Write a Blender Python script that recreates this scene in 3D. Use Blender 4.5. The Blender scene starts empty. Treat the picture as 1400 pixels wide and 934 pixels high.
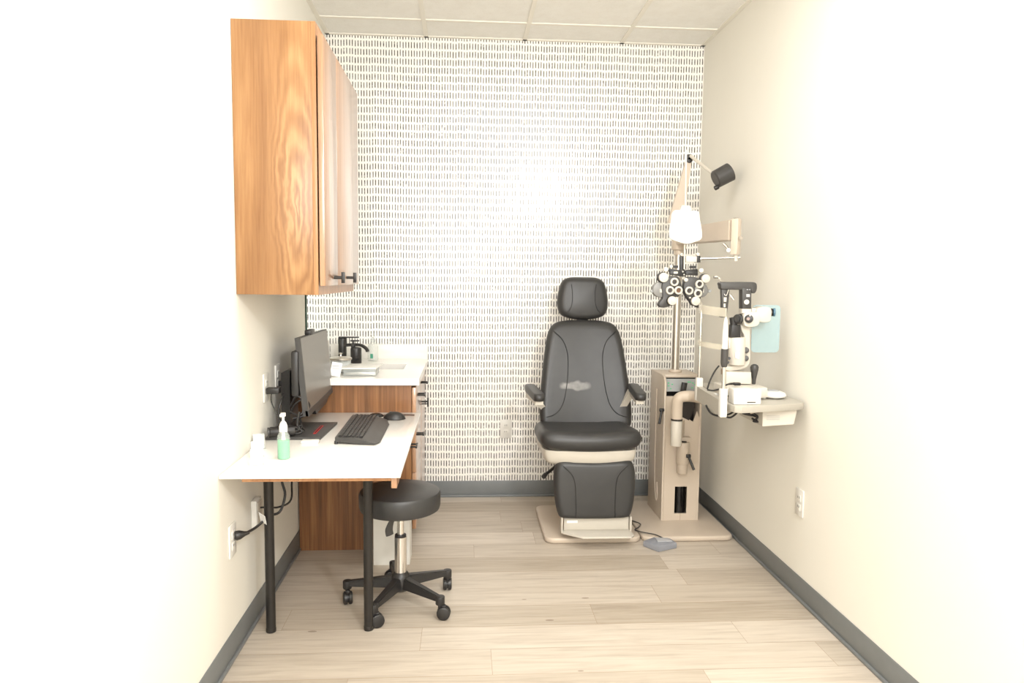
import bpy, bmesh, math, random
from mathutils import Vector, Matrix
random.seed(7)
S = bpy.context.scene
COL = S.collection

# ------------------------------------------------------------------ camera
F_PX, YAW, PITCH, ROLL = 992.966, 0.06645, 0.08672, 0.01065
CAM = Vector((0.8083, -4.4038, 1.35))
_f = Vector((math.sin(YAW)*math.cos(PITCH), math.cos(YAW)*math.cos(PITCH), -math.sin(PITCH)))
_r0 = Vector((math.cos(YAW), -math.sin(YAW), 0)); _u0 = _r0.cross(_f)
_r = _r0*math.cos(ROLL) + _u0*math.sin(ROLL)
_u = -_r0*math.sin(ROLL) + _u0*math.cos(ROLL)
cd = bpy.data.cameras.new('camera'); cam = bpy.data.objects.new('camera', cd); COL.objects.link(cam)
cd.sensor_width = 36; cd.lens = F_PX*36/1400; cd.clip_start = .05
cam.matrix_world = Matrix(((_r.x, _u.x, -_f.x, CAM.x), (_r.y, _u.y, -_f.y, CAM.y), (_r.z, _u.z, -_f.z, CAM.z), (0, 0, 0, 1)))
S.camera = cam
def at(x, y, Y):            # a measured point of the room at depth Y
    d = _f*F_PX + _r*(x-700) - _u*(y-467)
    return CAM + d*((Y-CAM.y)/d.y)

# ------------------------------------------------------------------ light and exposure
W, H, BB = 2.238, 2.7515, 0.1018
YF = -5.8
S.view_settings.view_transform = 'Standard'; S.view_settings.look = 'None'
S.view_settings.gamma = 1; S.view_settings.use_curve_mapping = False
S.view_settings.exposure = -0.27
wd = bpy.data.worlds.new('world'); S.world = wd; wd.use_nodes = True
wd.node_tree.nodes['Background'].inputs[0].default_value = (1, .96, .9, 1)
wd.node_tree.nodes['Background'].inputs[1].default_value = 0.3
def area(name, loc, target, sx, sy, power, col=(1, .97, .92)):
    l = bpy.data.lights.new(name, 'AREA'); l.shape = 'RECTANGLE'; l.size = sx; l.size_y = sy; l.energy = power; l.color = col
    o = bpy.data.objects.new(name, l); COL.objects.link(o); o.location = loc
    o.rotation_euler = (Vector(target)-Vector(loc)).to_track_quat('-Z', 'Y').to_euler()
    return o
area('ceiling_panel_light', (1.1, -1.95, 2.74), (1.1, -1.95, 0), 1.1, .6, 25, (.975, .985, 1))
area('ceiling_panel_light_rear', (1.1, -4.2, 2.74), (1.1, -4.2, 0), 1.1, .6, 24, (.975, .985, 1))
area('photographer_flash', (1.75, -4.5, 2.42), (1.15, 0, 1.3), .24, .24, 60, (.975, .985, 1))
area('added_fill_light', (.9, -5.3, 1.7), (1.0, 0, 1.5), 1.3, 1.3, 84, (.975, .985, 1))  # invented broad fill behind the camera, added to lift the ceiling and soften shadows

# ------------------------------------------------------------------ materials
def srgb(r, g, b):
    def c(v):
        v /= 255
        return v/12.92 if v <= .04045 else ((v+.055)/1.055)**2.4
    return (c(r), c(g), c(b), 1)
class N:
    def __init__(s, name):
        s.m = bpy.data.materials.new(name); s.m.use_nodes = True
        s.t = s.m.node_tree; s.b = s.t.nodes['Principled BSDF']
    def n(s, kind, **kw):
        o = s.t.nodes.new(kind)
        for k, v in kw.items(): setattr(o, k, v)
        return o
    def l(s, a, b): s.t.links.new(a, b)
    def math(s, op, a, b=None, c=None):
        o = s.n('ShaderNodeMath', operation=op)
        for i, v in enumerate((a, b, c)):
            if v is None: continue
            if isinstance(v, (int, float)): o.inputs[i].default_value = v
            else: s.l(v, o.inputs[i])
        return o.outputs[0]
    def coord(s, sc=(1, 1, 1), loc=(0, 0, 0)):
        g = s.n('ShaderNodeNewGeometry'); m = s.n('ShaderNodeMapping')
        s.l(g.outputs['Position'], m.inputs[0]); m.inputs['Scale'].default_value = sc; m.inputs['Location'].default_value = loc
        return m.outputs[0]
    def noise(s, vec, scale, det=3, rough=.5, dist=0):
        o = s.n('ShaderNodeTexNoise'); s.l(vec, o.inputs['Vector'])
        o.inputs['Scale'].default_value = scale; o.inputs['Detail'].default_value = det
        o.inputs['Roughness'].default_value = rough; o.inputs['Distortion'].default_value = dist
        return o.outputs[0]
    def ramp(s, fac, stops):
        o = s.n('ShaderNodeValToRGB'); s.l(fac, o.inputs[0]); e = o.color_ramp.elements
        while len(e) < len(stops): e.new(.5)
        for i, (p, c) in enumerate(stops): e[i].position = p; e[i].color = c
        return o.outputs[0]
    def mix(s, fac, a, b, mode='MIX'):
        o = s.n('ShaderNodeMix', data_type='RGBA', blend_type=mode)
        if isinstance(fac, (int, float)): o.inputs[0].default_value = fac
        else: s.l(fac, o.inputs[0])
        for i, v in ((6, a), (7, b)):
            if isinstance(v, tuple): o.inputs[i].default_value = v
            else: s.l(v, o.inputs[i])
        return o.outputs[2]
    def bump(s, h, strength=.2, dist=.002):
        o = s.n('ShaderNodeBump'); o.inputs['Strength'].default_value = strength; o.inputs['Distance'].default_value = dist
        s.l(h, o.inputs['Height']); s.l(o.outputs[0], s.b.inputs['Normal'])
def simple(name, col, rough=.5, metal=0, spec=.5, coat=0, noise=0.0, nscale=40, bump=0, bscale=300):
    k = N(name); b = k.b
    b.inputs['Base Color'].default_value = col; b.inputs['Roughness'].default_value = rough
    b.inputs['Metallic'].default_value = metal; b.inputs['Specular IOR Level'].default_value = spec
    b.inputs['Coat Weight'].default_value = coat
    v = k.coord()
    if noise:
        f = k.noise(v, nscale)
        d = tuple(c*(1-noise) for c in col[:3])+(1,); l = tuple(min(1, c*(1+noise)) for c in col[:3])+(1,)
        k.l(k.ramp(f, [(.3, d), (.7, l)]), b.inputs['Base Color'])
    if bump: k.bump(k.noise(v, bscale), bump, .001)
    return k.m
M = {}
M['wall'] = simple('cream_wall_paint', srgb(234, 230, 219), .75, spec=.25, noise=.01, nscale=3, bump=.08, bscale=500)
M['white_stuff'] = simple('white_plastic', srgb(226, 223, 215), .35, noise=.01)
M['ivory'] = simple('ivory_enamel', srgb(204, 197, 184), .35, noise=.01)
M['beige'] = simple('beige_enamel', srgb(198, 183, 165), .38, noise=.015, nscale=8)
M['beige_dark'] = simple('beige_enamel_seam', srgb(150, 130, 108), .5)
M['table'] = simple('pale_grey_laminate', srgb(176, 170, 158), .4, noise=.02, nscale=60)
M['black'] = simple('black_plastic', srgb(38, 36, 35), .42, noise=.05)
M['blackgloss'] = simple('black_gloss', srgb(14, 13, 13), .15)
M['charcoal'] = simple('charcoal_plastic', srgb(62, 60, 58), .45, noise=.05)
M['steel_black'] = simple('black_powder_coated_steel', srgb(44, 41, 38), .35, metal=.3, noise=.06)
M['vinyl'] = simple('black_vinyl_upholstery', srgb(50, 49, 48), .42, noise=.06, nscale=12, bump=.12, bscale=700)
M['vinyl_seam'] = simple('upholstery_seam', srgb(20, 19, 19), .6)
M['chrome'] = simple('chrome', (.8, .78, .75, 1), .16, metal=1)
M['satin'] = simple('satin_steel', (.62, .58, .53, 1), .32, metal=1, noise=.05)
M['bb'] = simple('grey_rubber_cove_base', srgb(116, 119, 119), .42, noise=.03, nscale=20)
M['counter'] = simple('white_quartz', srgb(236, 232, 224), .16, noise=.012, nscale=90)
M['door_edge'] = None
M['grey_pedal'] = simple('grey_rubber', srgb(138, 140, 146), .6, noise=.04)
M['light_grey'] = simple('light_grey_plastic', srgb(176, 176, 178), .5)
M['screen_grey'] = simple('grey_console', srgb(150, 152, 150), .35)
M['green_led'] = simple('green_print', srgb(70, 190, 120), .4)
M['red'] = simple('red_plastic', srgb(190, 30, 30), .4)
M['paper'] = simple('white_paper', srgb(250, 249, 245), .7)
M['ink'] = simple('grey_ink', srgb(170, 166, 160), .7)
M['blue_label'] = simple('pale_blue_label', srgb(190, 196, 214), .6)
M['green_label'] = simple('green_label', srgb(60, 140, 112), .5)
M['basin'] = simple('sink_steel', (.13, .11, .085, 1), .5, metal=.0)
M['grid'] = simple('ceiling_grid_metal', srgb(236, 231, 219), .5)
M['mirror_edge'] = simple('green_glass_edge', srgb(28, 66, 52), .25)
M['slot'] = simple('dark_slot', srgb(40, 34, 30), .6)
M['amber'] = simple('amber_lens', srgb(112, 80, 60), .15)
M['lens'] = simple('dark_lens', srgb(70, 66, 66), .1)
M['ringwhite'] = simple('white_knob', srgb(206, 200, 186), .4, noise=.01)
def clear(name, col, rough=.04, ior=1.45, alpha=None):
    k = N(name); k.b.inputs['Base Color'].default_value = col; k.b.inputs['Roughness'].default_value = rough
    k.b.inputs['IOR'].default_value = ior; k.b.inputs['Transmission Weight'].default_value = 1
    f = k.noise(k.coord(), 30); k.l(k.math('MULTIPLY', f, rough*1.6), k.b.inputs['Roughness'])
    return k.m
def film(name, col, op):       # thin clear plastic sheet
    k = N(name); k.b.inputs['Base Color'].default_value = col; k.b.inputs['Roughness'].default_value = .12
    k.b.inputs['Alpha'].default_value = op
    f = k.noise(k.coord(), 20); k.l(k.math('MULTIPLY_ADD', f, .06, op-.03), k.b.inputs['Alpha'])
    return k.m
M['glass'] = clear('clear_plastic', (1, 1, 1, 1))
M['gel'] = film('green_gel', srgb(84, 206, 146), .8)
M['bottle'] = film('clear_bottle', srgb(222, 228, 220), .3)
M['acrylic'] = film('clear_acrylic', srgb(208, 214, 210), .42)
M['shield'] = film('blue_tinted_acrylic', srgb(176, 206, 210), .45)
M['strap'] = film('translucent_cream_strap', srgb(232, 224, 204), .42)
M['mirror'] = simple('mirror_silver', (.93, .96, .94, 1), .01, metal=1)
M['mirror'].node_tree.nodes['Principled BSDF'].inputs['Base Color'].default_value = (.94, .98, .955, 1)

# wallpaper: rows of short brushed vertical dashes
k = N('dash_wallpaper')
g = k.n('ShaderNodeNewGeometry'); sp = k.n('ShaderNodeSeparateXYZ'); k.l(g.outputs['Position'], sp.inputs[0])
PX, PZ = .01622, .04695
wob = k.noise(k.coord((1, 1, 1)), 2.2, 1)
u = k.math('DIVIDE', sp.outputs[0], PX)
cu = k.math('FLOOR', u); fu = k.math('FRACT', u)
v0 = k.math('ADD', k.math('DIVIDE', k.math('SUBTRACT', sp.outputs[2], .010), PZ), k.math('MULTIPLY', wob, .25))
cb0 = k.n('ShaderNodeCombineXYZ'); k.l(cu, cb0.inputs[0])
wn0 = k.n('ShaderNodeTexWhiteNoise', noise_dimensions='2D'); k.l(cb0.outputs[0], wn0.inputs[0])
v = k.math('ADD', v0, k.math('MULTIPLY', wn0.outputs[0], .1))
cv = k.math('FLOOR', v); fv = k.math('FRACT', v)
cb = k.n('ShaderNodeCombineXYZ'); k.l(cu, cb.inputs[0]); k.l(cv, cb.inputs[1])
wn = k.n('ShaderNodeTexWhiteNoise', noise_dimensions='2D'); k.l(cb.outputs[0], wn.inputs[0])
ws = k.n('ShaderNodeSeparateXYZ'); k.l(wn.outputs['Color'], ws.inputs[0])
edge = k.noise(k.coord((420, 1, 130)), 1, 2)
du = k.math('ABSOLUTE', k.math('SUBTRACT', fu, k.math('MULTIPLY_ADD', ws.outputs[0], .12, .44)))
dv = k.math('ABSOLUTE', k.math('SUBTRACT', fv, .5))
taper = k.math('SUBTRACT', 1.0, k.math('MULTIPLY', k.math('POWER', k.math('MULTIPLY', dv, 2.5), 4), .3))
hw = k.math('MULTIPLY', k.math('ADD', k.math('MULTIPLY_ADD', ws.outputs[1], .06, .145), k.math('MULTIPLY', k.math('SUBTRACT', edge, .5), .16)), taper)
mu = k.math('LESS_THAN', du, hw)
mv = k.math('LESS_THAN', dv, k.math('MULTIPLY_ADD', ws.outputs[2], .04, .35))
brush = k.noise(k.coord((260, 1, 60), (3, 0, 1)), 1, 2)
dens = k.math('GREATER_THAN', brush, k.math('MULTIPLY_ADD', ws.outputs[1], .2, .24))
mask = k.math('MULTIPLY', k.math('MULTIPLY', mu, mv), k.math('MULTIPLY_ADD', dens, .75, .25))
colr = k.mix(mask, srgb(248, 245, 238), srgb(74, 68, 64))
k.l(colr, k.b.inputs['Base Color']); k.b.inputs['Roughness'].default_value = .27; k.b.inputs['Specular IOR Level'].default_value = .6
M['paper_wall'] = k.m

# floor planks
k = N('pale_vinyl_planks')
PW = .1745
g = k.n('ShaderNodeNewGeometry'); sp = k.n('ShaderNodeSeparateXYZ'); k.l(g.outputs['Position'], sp.inputs[0])
row = k.math('FLOOR', k.math('DIVIDE', k.math('ADD', sp.outputs[1], .29), PW)); fr = k.math('FRACT', k.math('DIVIDE', k.math('ADD', sp.outputs[1], .29), PW))
wr = k.n('ShaderNodeTexWhiteNoise', noise_dimensions='1D'); k.l(row, wr.inputs['W'])
xs = k.math('DIVIDE', k.math('ADD', sp.outputs[0], k.math('MULTIPLY', wr.outputs[0], 1.22)), 1.22)
pc = k.math('FLOOR', xs); fx = k.math('FRACT', xs)
cb = k.n('ShaderNodeCombineXYZ'); k.l(row, cb.inputs[0]); k.l(pc, cb.inputs[1])
wn = k.n('ShaderNodeTexWhiteNoise', noise_dimensions='2D'); k.l(cb.outputs[0], wn.inputs[0])
off = k.n('ShaderNodeVectorMath', operation='MULTIPLY_ADD'); k.l(wn.outputs['Color'], off.inputs[0]); off.inputs[1].default_value = (9, 9, 9); k.l(g.outputs['Position'], off.inputs[2])
mp = k.n('ShaderNodeMapping'); k.l(off.outputs[0], mp.inputs[0]); mp.inputs['Scale'].default_value = (1.6, 22, 1)
gr = k.noise(mp.outputs[0], 1.6, 6, .62, .6)
mp2 = k.n('ShaderNodeMapping'); k.l(off.outputs[0], mp2.inputs[0]); mp2.inputs['Scale'].default_value = (5, 120, 1)
gf = k.noise(mp2.outputs[0], 1, 3, .6)
base = k.ramp(gr, [(.28, srgb(182, 170, 157)), (.5, srgb(202, 191, 178)), (.72, srgb(211, 202, 190))])
base = k.mix(.13, base, k.ramp(gf, [(.3, srgb(132, 118, 102)), (.62, srgb(220, 213, 203))]))
tint = k.ramp(wn.outputs[0], [(0, srgb(218, 213, 204)), (1, srgb(255, 254, 251))])
base = k.mix(1, base, tint, 'MULTIPLY')
# knots
mk = k.n('ShaderNodeMapping'); k.l(off.outputs[0], mk.inputs[0]); mk.inputs['Scale'].default_value = (2.2, 6, 1)
vo = k.n('ShaderNodeTexVoronoi'); k.l(mk.outputs[0], vo.inputs['Vector']); vo.inputs['Scale'].default_value = 1.6
kn = k.math('LESS_THAN', vo.outputs['Distance'], .06)
base = k.mix(k.math('MULTIPLY', kn, .55), base, srgb(104, 82, 62))
sm = k.math('MAXIMUM', k.math('LESS_THAN', fr, .014), k.math('LESS_THAN', fx, .0016))
base = k.mix(k.math('MULTIPLY', sm, .75), base, srgb(150, 128, 104))
k.l(base, k.b.inputs['Base Color']); k.b.inputs['Roughness'].default_value = .42; k.b.inputs['Specular IOR Level'].default_value = .35
k.bump(gf, .06, .001)
M['floor'] = k.m

# walnut style laminate, vertical grain; ring centre gives the cathedral figure
def wood(name, dark, mid, light, cx=None, horizontal=None, scale=1, ax=0, rough=.3, coat=.0):
    k = N(name)
    g = k.n('ShaderNodeNewGeometry'); sp = k.n('ShaderNodeSeparateXYZ'); k.l(g.outputs['Position'], sp.inputs[0])
    sc = (14*scale, 14*scale, .9) if not horizontal else (14, .9, 14)
    streak = k.noise(k.coord(sc), 1.4, 6, .6, .4)
    fine = k.noise(k.coord((sc[0]*9, sc[1]*9, sc[2]*4)), 1.5, 3, .6)
    fac = streak
    if cx:
        x0, z0 = cx
        warp = k.noise(k.coord((7, 7, 2.2)), 1.3, 4, .55)
        dx = k.math('ADD', k.math('SUBTRACT', sp.outputs[ax], x0), k.math('MULTIPLY', k.math('SUBTRACT', warp, .5), .12))
        dz = k.math('MULTIPLY', k.math('SUBTRACT', sp.outputs[2], z0), .13)
        r = k.math('SQRT', k.math('ADD', k.math('POWER', dx, 2), k.math('POWER', dz, 2)))
        ring = k.math('MULTIPLY_ADD', k.math('SINE', k.math('MULTIPLY', k.math('POWER', r, .8), 230)), .5, .5)
        fall = k.math('SUBTRACT', 1.0, k.math('MINIMUM', k.math('MULTIPLY', r, 9.5), 1.0))
        fac = k.math('ADD', k.math('MULTIPLY', streak, k.math('SUBTRACT', 1.0, k.math('MULTIPLY', fall, .45))), k.math('MULTIPLY', k.math('MULTIPLY', ring, fall), .42))
    c = k.ramp(fac, [(.28, dark), (.5, mid), (.7, light)])
    c = k.mix(.22, c, k.ramp(fine, [(.3, dark), (.65, light)]))
    k.l(c, k.b.inputs['Base Color']); k.b.inputs['Roughness'].default_value = rough; k.b.inputs['Coat Weight'].default_value = coat
    k.b.inputs['Specular IOR Level'].default_value = .5
    return k.m
M['wood'] = wood('walnut_laminate_side', srgb(124, 84, 50), srgb(152, 110, 70), srgb(176, 136, 92), cx=(.215, 1.60))
M['wood_low'] = wood('walnut_laminate_base', srgb(82, 54, 34), srgb(126, 84, 53), srgb(164, 118, 76), scale=2.2)
M['wood_door'] = wood('walnut_laminate_door', srgb(140, 96, 64), srgb(164, 120, 86), srgb(182, 140, 104), scale=1.5, rough=.3, coat=1)
for n_ in ('wood_door',):
    b_ = M[n_].node_tree.nodes['Principled BSDF']; b_.inputs['Coat Roughness'].default_value = .2; b_.inputs['Coat IOR'].default_value = 1.75
M['wood_edge'] = wood('walnut_edge_band', srgb(142, 96, 60), srgb(170, 122, 82), srgb(188, 142, 100), scale=2)

# ceiling tile
k = N('acoustic_ceiling_tile')
v = k.coord(); sp1 = k.noise(v, 260, 2, .6); f2 = k.noise(v, 18, 3, .6)
c = k.mix(k.math('MULTIPLY', k.math('GREATER_THAN', sp1, .64), .35), k.ramp(f2, [(.3, srgb(240, 237, 230)), (.7, srgb(245, 243, 237))]), srgb(190, 182, 168))
k.l(c, k.b.inputs['Base Color']); k.b.inputs['Roughness'].default_value = .9; k.b.inputs['Specular IOR Level'].default_value = .1
k.bump(sp1, .3, .002); M['tile'] = k.m

# chair backrest vinyl with a pale scuff
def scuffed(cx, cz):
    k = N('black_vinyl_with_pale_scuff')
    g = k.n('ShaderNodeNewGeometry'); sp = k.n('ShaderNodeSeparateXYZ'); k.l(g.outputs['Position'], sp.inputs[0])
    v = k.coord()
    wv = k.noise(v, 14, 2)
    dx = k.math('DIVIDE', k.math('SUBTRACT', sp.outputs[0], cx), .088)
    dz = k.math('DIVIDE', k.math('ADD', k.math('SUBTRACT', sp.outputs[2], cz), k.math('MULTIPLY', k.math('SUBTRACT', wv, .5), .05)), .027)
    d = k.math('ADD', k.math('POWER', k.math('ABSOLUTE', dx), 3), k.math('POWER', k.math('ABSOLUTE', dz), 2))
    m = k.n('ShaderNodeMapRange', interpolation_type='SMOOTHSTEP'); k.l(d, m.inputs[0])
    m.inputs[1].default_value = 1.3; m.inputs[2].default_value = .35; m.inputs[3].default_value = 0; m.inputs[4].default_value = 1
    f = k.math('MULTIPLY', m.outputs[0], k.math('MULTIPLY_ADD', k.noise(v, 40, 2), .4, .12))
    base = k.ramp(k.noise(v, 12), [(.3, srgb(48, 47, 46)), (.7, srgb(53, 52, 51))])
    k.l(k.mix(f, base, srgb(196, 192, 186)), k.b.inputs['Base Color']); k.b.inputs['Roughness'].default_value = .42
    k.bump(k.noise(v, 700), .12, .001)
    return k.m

# ------------------------------------------------------------------ mesh helpers
class B:
    def __init__(s): s.bm = bmesh.new()
    def _add(s, verts, faces):
        vs = [s.bm.verts.new(v) for v in verts]
        for f in faces:
            try: s.bm.faces.new([vs[i] for i in f])
            except ValueError: pass
        return vs
    def box(s, lo, hi, bev=0, rot=None, seg=2):
        lo = Vector(lo); hi = Vector(hi); c = (lo+hi)/2; h = (hi-lo)/2
        b2 = bmesh.new(); bmesh.ops.create_cube(b2, size=1)
        for v in b2.verts: v.co = Vector((v.co.x*2*h.x, v.co.y*2*h.y, v.co.z*2*h.z))
        if bev: bmesh.ops.bevel(b2, geom=b2.edges[:], offset=min(bev, .49*2*min(h)), segments=seg, affect='EDGES', profile=.5)
        for v in b2.verts:
            p = v.co
            if rot is not None: p = rot @ p
            v.co = p+c
        s._merge(b2); return s
    def _merge(s, b2):
        b2.verts.index_update(); mp = [s.bm.verts.new(v.co) for v in b2.verts]
        for f in b2.faces: s.bm.faces.new([mp[v.index] for v in f.verts])
        b2.free()
    def cyl(s, p0, p1, r0, r1=None, seg=20, bev=0):
        p0 = Vector(p0); p1 = Vector(p1); r1 = r0 if r1 is None else r1
        L = (p1-p0).length
        if bev: prof = [(0, 0), (r0-bev, 0), (r0-.3*bev, .3*bev), (r0, bev), (r1, L-bev), (r1-.3*bev, L-.3*bev), (r1-bev, L), (0, L)]
        else: prof = [(0, 0), (r0, 0), (r1, L), (0, L)]
        return s.lathe(p0, p1-p0, prof, seg)
    def lathe(s, origin, axis, prof, seg=24):
        origin = Vector(origin); a = Vector(axis).normalized()
        t = Vector((1, 0, 0)) if abs(a.x) < .9 else Vector((0, 1, 0))
        e1 = a.cross(t).normalized(); e2 = a.cross(e1)
        rings = []
        for r, h in prof:
            if r < 1e-6: rings.append([s.bm.verts.new(origin+a*h)])
            else: rings.append([s.bm.verts.new(origin+a*h+(e1*math.cos(q)+e2*math.sin(q))*r) for q in (2*math.pi*i/seg for i in range(seg))])
        for A, C in zip(rings, rings[1:]):
            for i in range(seg):
                j = (i+1) % seg
                q = [A[i % len(A)], A[j % len(A)], C[j % len(C)], C[i % len(C)]]
                q2 = []
                for v in q:
                    if v not in q2: q2.append(v)
                if len(q2) > 2:
                    try: s.bm.faces.new(q2)
                    except ValueError: pass
        return s
    def tube(s, pts, r, seg=10, smooth=True, n=6, flat=None):
        pts = [Vector(p) for p in pts]
        if smooth and len(pts) > 2: pts = catmull(pts, n)
        m = len(pts); rings = []
        nrm = None
        for i, p in enumerate(pts):
            d = (pts[min(i+1, m-1)]-pts[max(i-1, 0)]).normalized()
            if nrm is None:
                t = Vector((0, 0, 1)) if abs(d.z) < .9 else Vector((1, 0, 0))
                nrm = (t-d*t.dot(d)).normalized()
            else: nrm = (nrm-d*nrm.dot(d)).normalized()
            bn = d.cross(nrm); rr = r(i/(m-1)) if callable(r) else r
            ra, rb = (rr, rr) if flat is None else (rr*flat[0], rr*flat[1])
            rings.append([s.bm.verts.new(p+nrm*math.cos(2*math.pi*k/seg)*ra+bn*math.sin(2*math.pi*k/seg)*rb) for k in range(seg)])
        for A, C in zip(rings, rings[1:]):
            for i in range(seg): s.bm.faces.new([A[i], A[(i+1) % seg], C[(i+1) % seg], C[i]])
        s.bm.faces.new(rings[0][::-1]); s.bm.faces.new(rings[-1])
        return s
    def prism(s, poly, axis, a, b, bev=0, seg=2):
        """poly: 2D points in the plane normal to axis ('X': (y,z), 'Y': (x,z), 'Z': (x,y))"""
        def P(p, t): return {'X': (t, p[0], p[1]), 'Y': (p[0], t, p[1]), 'Z': (p[0], p[1], t)}[axis]
        b2 = bmesh.new(); n = len(poly)
        A = [b2.verts.new(P(p, a)) for p in poly]; C = [b2.verts.new(P(p, b)) for p in poly]
        b2.faces.new(A); b2.faces.new(C[::-1])
        for i in range(n): b2.faces.new([A[i], C[i], C[(i+1) % n], A[(i+1) % n]])
        bmesh.ops.recalc_face_normals(b2, faces=b2.faces[:])
        if bev:
            ed = [e for e in b2.edges if (e.verts[0] in A) == (e.verts[1] in A)]
            bmesh.ops.bevel(b2, geom=ed, offset=bev, segments=seg, affect='EDGES', profile=.5)
        s._merge(b2); return s
    def hexa(s, front, back):     # eight corners: two loops of four
        s._add(list(front)+list(back), [(0, 1, 2, 3), (7, 6, 5, 4), (0, 4, 5, 1), (1, 5, 6, 2), (2, 6, 7, 3), (3, 7, 4, 0)]); return s
    def cushion(s, outline, T, place, dome=.012, n=8, back=True):
        """outline: closed 2D loop; T thickness; place(u,v,w)->world, w = height over mid-plane towards the viewer"""
        cx = sum(p[0] for p in outline)/len(outline); cy = sum(p[1] for p in outline)/len(outline)
        def ring(sc, w): return [s.bm.verts.new(place(cx+(p[0]-cx)*sc, cy+(p[1]-cy)*sc, w)) for p in outline]
        prof = []
        rad = T/2; mx = max(max(abs(p[0]-cx) for p in outline), 1e-4)
        e = min(.35, rad/mx)
        for i in range(6): prof.append(((i/6)*(1-e)*1.0+.02, T/2+dome*(1-((i/6)**2))))
        for i in range(7):
            q = math.pi/2*i/6
            prof.append((1-e+e*math.sin(q), T/2*math.cos(q)))
        m = len(prof); full = prof+[(a, -w if i < 7 else w) for i, (a, w) in enumerate([])]
        for i in range(1, 7):
            q = math.pi/2*i/6
            full.append((1-e+e*math.cos(q), -T/2*math.sin(q)))
        rings = [ring(a, w) for a, w in full]
        L = len(outline)
        for A, C in zip(rings, rings[1:]):
            for i in range(L): s.bm.faces.new([A[i], A[(i+1) % L], C[(i+1) % L], C[i]])
        s.bm.faces.new(rings[0][::-1]); s.bm.faces.new(rings[-1])
        return s
def catmull(p, n=6, closed=False):
    out = []; m = len(p)
    rng = range(m) if closed else range(m-1)
    for i in rng:
        if closed: a, b, c, d = p[(i-1) % m], p[i], p[(i+1) % m], p[(i+2) % m]
        else: a, b, c, d = p[max(i-1, 0)], p[i], p[i+1], p[min(i+2, m-1)]
        for k in range(n):
            t = k/n
            out.append(.5*((2*b)+(c-a)*t+(2*a-5*b+4*c-d)*t*t+(3*b-a-3*c+d)*t**3))
    if not closed: out.append(p[-1])
    return out
def smooth_loop(pts, n=6):
    return [(q.x, q.y) for q in catmull([Vector((a, b, 0)) for a, b in pts], n, True)]
def rrect(x0, y0, x1, y1, r, n=5):
    out = []
    for cx, cy, a0 in ((x1-r, y1-r, 0), (x0+r, y1-r, 90), (x0+r, y0+r, 180), (x1-r, y0+r, 270)):
        for i in range(n+1):
            a = math.radians(a0+90*i/n); out.append((cx+r*math.cos(a), cy+r*math.sin(a)))
    return out
def obj(name, b, mat, parent=None, ang=35, label=None):
    me = bpy.data.meshes.new(name); bm = b.bm
    bmesh.ops.recalc_face_normals(bm, faces=bm.faces[:])
    if parent is None:
        xs = [v.co for v in bm.verts]
        o0 = Vector(((min(v.x for v in xs)+max(v.x for v in xs))/2, (min(v.y for v in xs)+max(v.y for v in xs))/2, min(v.z for v in xs)))
    else:
        o0 = Vector((0, 0, 0)); p = parent
        while p: o0 += p.location; p = p.parent
    for v in bm.verts: v.co -= o0
    bm.to_mesh(me); bm.free()
    for p in me.polygons: p.use_smooth = True
    me.set_sharp_from_angle(angle=math.radians(ang))
    me.materials.append(M[mat] if isinstance(mat, str) else mat)
    o = bpy.data.objects.new(name, me); COL.objects.link(o)
    if parent is None: o.location = o0
    else: o.parent = parent
    if label: o['label'] = label
    return o
def tag(o, label, cat, group=None, kind=None):
    o['label'] = label; o['category'] = cat
    if group: o['group'] = group
    if kind: o['kind'] = kind
    return o
def thing(name, loc, label, cat, group=None):
    o = bpy.data.objects.new(name, None); COL.objects.link(o); o.location = loc; o.empty_display_size = .05
    return tag(o, label, cat, group)
def struct(name, b, mat, label, cat, parent=None):
    o = obj(name, b, mat, parent)
    if parent is None: tag(o, label, cat, kind='structure')
    return o

# ------------------------------------------------------------------ the room
struct('floor', B().box((-.1, YF-.1, -.06), (W+.1, .1, 0)), 'floor', 'pale wood look vinyl plank floor', 'floor')
struct('wall_left', B().box((-.1, YF, 0), (0, 0, H+.02)), 'wall', 'plain cream wall at the left beside the desk', 'wall')
struct('wall_right', B().box((W, YF, 0), (W+.1, 0, H+.02)), 'wall', 'plain cream wall at the right behind the slit lamp table', 'wall')
struct('wall_back', B().box((-.1, 0, 0), (W+.1, .1, H+.02)), 'paper_wall', 'back wall papered with rows of short dark brush dashes', 'wall')
struct('wall_front', B().box((-.1, YF-.1, 0), (W+.1, YF, H+.02)), 'wall', 'plain cream wall behind the camera', 'wall')
struct('ceiling', B().box((-.1, YF, H+.0), (W+.1, .1, H+.08)), 'tile', 'white acoustic tile ceiling', 'ceiling')
g = B()
for x in (.0125, .581, 1.158, 1.735, W-.0125): g.box((x-.012, YF, H-.006), (x+.012, 0, H+.001))
y = -.2817
while y > YF:
    g.box((0, y-.012, H-.0055), (W, y+.012, H+.001)); y -= .61
g.box((0, -.02, H-.006), (W, 0, H+.001))
struct('trim_1', g, 'grid', 'pale metal grid holding the ceiling tiles', 'ceiling grid')
def base(name, lo, hi, tx, lab):
    g = B(); g.box(lo, hi, .003)
    lo2, hi2 = list(lo), list(hi); hi2[2] = .014
    if tx == 'L': hi2[0] += .008
    if tx == 'R': lo2[0] -= .008
    if tx == 'B': lo2[1] -= .008
    g.box(lo2, hi2, .004)
    struct(name, g, 'bb', lab, 'baseboard')
base('baseboard_left', (0, YF, 0), (.004, -.002, BB), 'L', 'grey cove baseboard along the left wall')
base('baseboard_right', (W-.004, YF, 0), (W, -.002, BB), 'R', 'grey cove baseboard along the right wall')
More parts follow.
